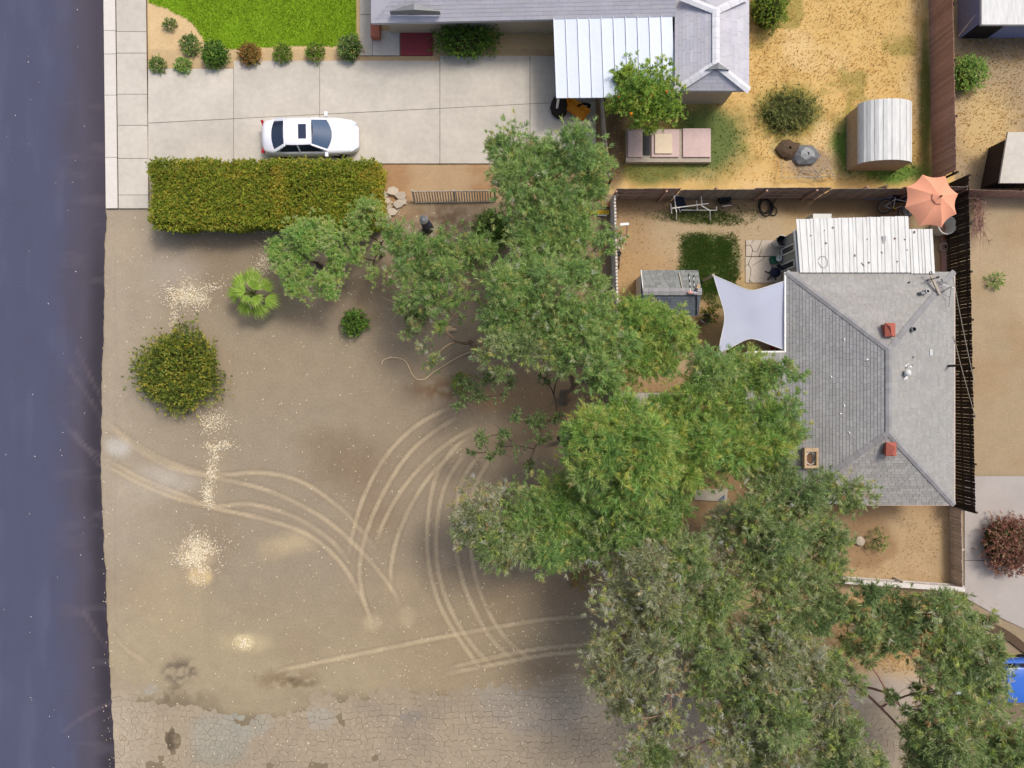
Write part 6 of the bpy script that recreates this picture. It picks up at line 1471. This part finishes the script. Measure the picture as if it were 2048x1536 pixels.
# front yard stone and slab with plaque
g = MB(); g.lathe([(.20,0),(.26,.08),(.22,.18),(.08,.22)], 9, P(1718, 1081)); g.v = [(x+random.uniform(-.03,.03), y+random.uniform(-.03,.03), z) for x, y, z in g.v]; g.build('boulder', M['stone'], None, label='pale rounded stone left of the scruffy little shrub', cat='stone')
sl = thing('stone_slab', 'weathered pale slab with a small blue and white plaque under the gum branches', 'slab', loc=P(1421, 989))
g = MB(); g.prism([tuple(P(*q_)[:2]) for q_ in ((1388,999),(1453,1003),(1455,977),(1390,979))], 0, .08); g.build('slab_body', M['old_concrete'], sl)
g = MB(); g.prism([tuple(P(*q_)[:2]) for q_ in ((1434,1000),(1448,1001),(1448,989))], .082, .10); pq = g.build('plaque', M['blue_plaque'], sl); g = MB(); g.tube([P(1433,1000.5,.11), P(1448.7,1001.5,.11), P(1448.7,988,.11)], .018, 4, closed=True); g.build('plaque_edge', M['white'], pq)
gp = thing('gate_post', 'white gate post at the end of the concrete walkway in the picket fence', 'post', loc=P(1238, 798))
g = MB(); g.box(*sorted((X(1236, 1.2), X(1239.5, 1.2))), *sorted((Y(814, 1.2), Y(786, 1.2))), 0, 1.2); g.build('gate_leaf', M['white'], gp)
# dry tuft at the tree edge
shrub('straw coloured dry tuft on the dirt under the broad tree', 1158, 1152, 11, 9, .35, 'rustleaf', n=60, LL=.3, WW=.02, stems=False, cat='tuft')

# neighbour yard clutter
oc2 = thing('garden_cart', 'orange cart bed beside a black wheel under the patio roof edge', 'cart', loc=P(1150, 226))
c = P(1150, 226); g = MB(); g.M = Matrix.Translation(c) @ Matrix.Rotation(-.6, 4, 'Z'); g.add([(-.5,-.22,.3),(.5,-.22,.3),(.5,.22,.3),(-.5,.22,.3),(-.65,-.34,.62),(.65,-.34,.62),(.65,.34,.62),(-.65,.34,.62)], [(3,2,1,0),(0,1,5,4),(1,2,6,5),(2,3,7,6),(3,0,4,7)]); g.build('tray', M['orange'], oc2)
g = MB(); w_ = P(1168, 214, .3); g.tube([w_+Vector((.28*math.cos(a), .05, .28*math.sin(a))) for a in np.linspace(0, 2*PI, 17)[:-1]], .07, 6, closed=True); g.build('wheel', M['tyre'], oc2)
g = MB(); g.tube([c+Vector((-.5,.4,.5)), c+Vector((-.9,.7,.7))], .02, 5); g.tube([c+Vector((-.3,.55,.5)), c+Vector((-.7,.85,.7))], .02, 5); g.build('handle', M['black'], oc2)
g = MB(); g.lathe([(.5,0),(.55,.3),(.4,.62),(.1,.7)], 12, P(1118, 218), sx=.8, sy=1.1); g.v = [(x+random.uniform(-.06,.06), y+random.uniform(-.06,.06), z) for x, y, z in g.v]; g.build('tarp_bundle', M['dark_wood'], None, label='dark covered bundle left of the orange cart', cat='bundle')
wt = thing('wire_trellis', 'tangled white wire trellis on the soil square beyond the back fence', 'trellis', loc=P(1630, 345))
for a_, c_ in (((1596,355),(1612,332)),((1612,332),(1640,356)),((1600,340),(1665,348)),((1625,332),(1648,362)),((1648,335),(1630,360)),((1655,330),(1668,352)),((1562,356),(1672,352)),((1563,320),(1563,356)),((1600,350),(1640,362))):
    g = MB(); g.tube([P(*a_, random.uniform(.1,.5)), P(*c_, random.uniform(.1,.5))], .018, 5); g.build('rod', M['wire'], wt)
for nm, px, py, r, h, m_, lb in (('tarp_heap', 1610, 312, .55, .4, 'lead', 'low grey heap on the soil square in the golden yard'), ('dark_heap', 1575, 300, .5, .35, 'soil', 'dark soil heap at the left of the soil square in the golden yard')):
    g = MB(); g.lathe([(r, 0), (r*.9, h*.5), (r*.5, h*.9), (.05, h)], 12, P(px, py), sx=1.3); g.v = [(x+random.uniform(-.08,.08), y+random.uniform(-.08,.08), z) for x, y, z in g.v]; g.build(nm, M[m_], None, label=lb, cat='heap')
g = MB(); L_ = [P(x, y) for x, y in smooth_line([(1978,1252),(2000,1262),(2022,1276),(2048,1296),(2100,1330)], 4)]
for a_, c_ in zip(L_[:-1], L_[1:]): g.beam(a_+Vector((0,0,.06)), c_+Vector((0,0,.06)), .42, .12)
g.build('dark_arc', M['soil'], None, label='dark curved strip between the grey driveway and the blue car', cat='band')  # only a dark raised arc across the driveway corner
wr = thing('overhead_wires', 'two thin wires running from the roof eave over the long dark fence', 'wire', loc=P(1925, 700))
for a_, c_ in (((1905,548,2.7),(1950,770,1.9)),((1907,672,2.7),(1952,838,1.9))):
    g = MB(); g.tube(bez(P(*a_), P(*c_), Vector((0,0,-.1)), 8), .014, 5); g.build('wire', M['wire'], wr)
fm = MB(); fm.obox(P(1918, 748, .8), (.30,.10,.26), .1); fm.obox(P(1931, 746, 1.2), (.06,.22,.2), .05); fm.build('meter_box', M['tan_wood'], None, label='small tan box fixed on the long dark fence below the wires', cat='box')
print('leaves', NLEAF[0], 'objects', len(bpy.data.objects))
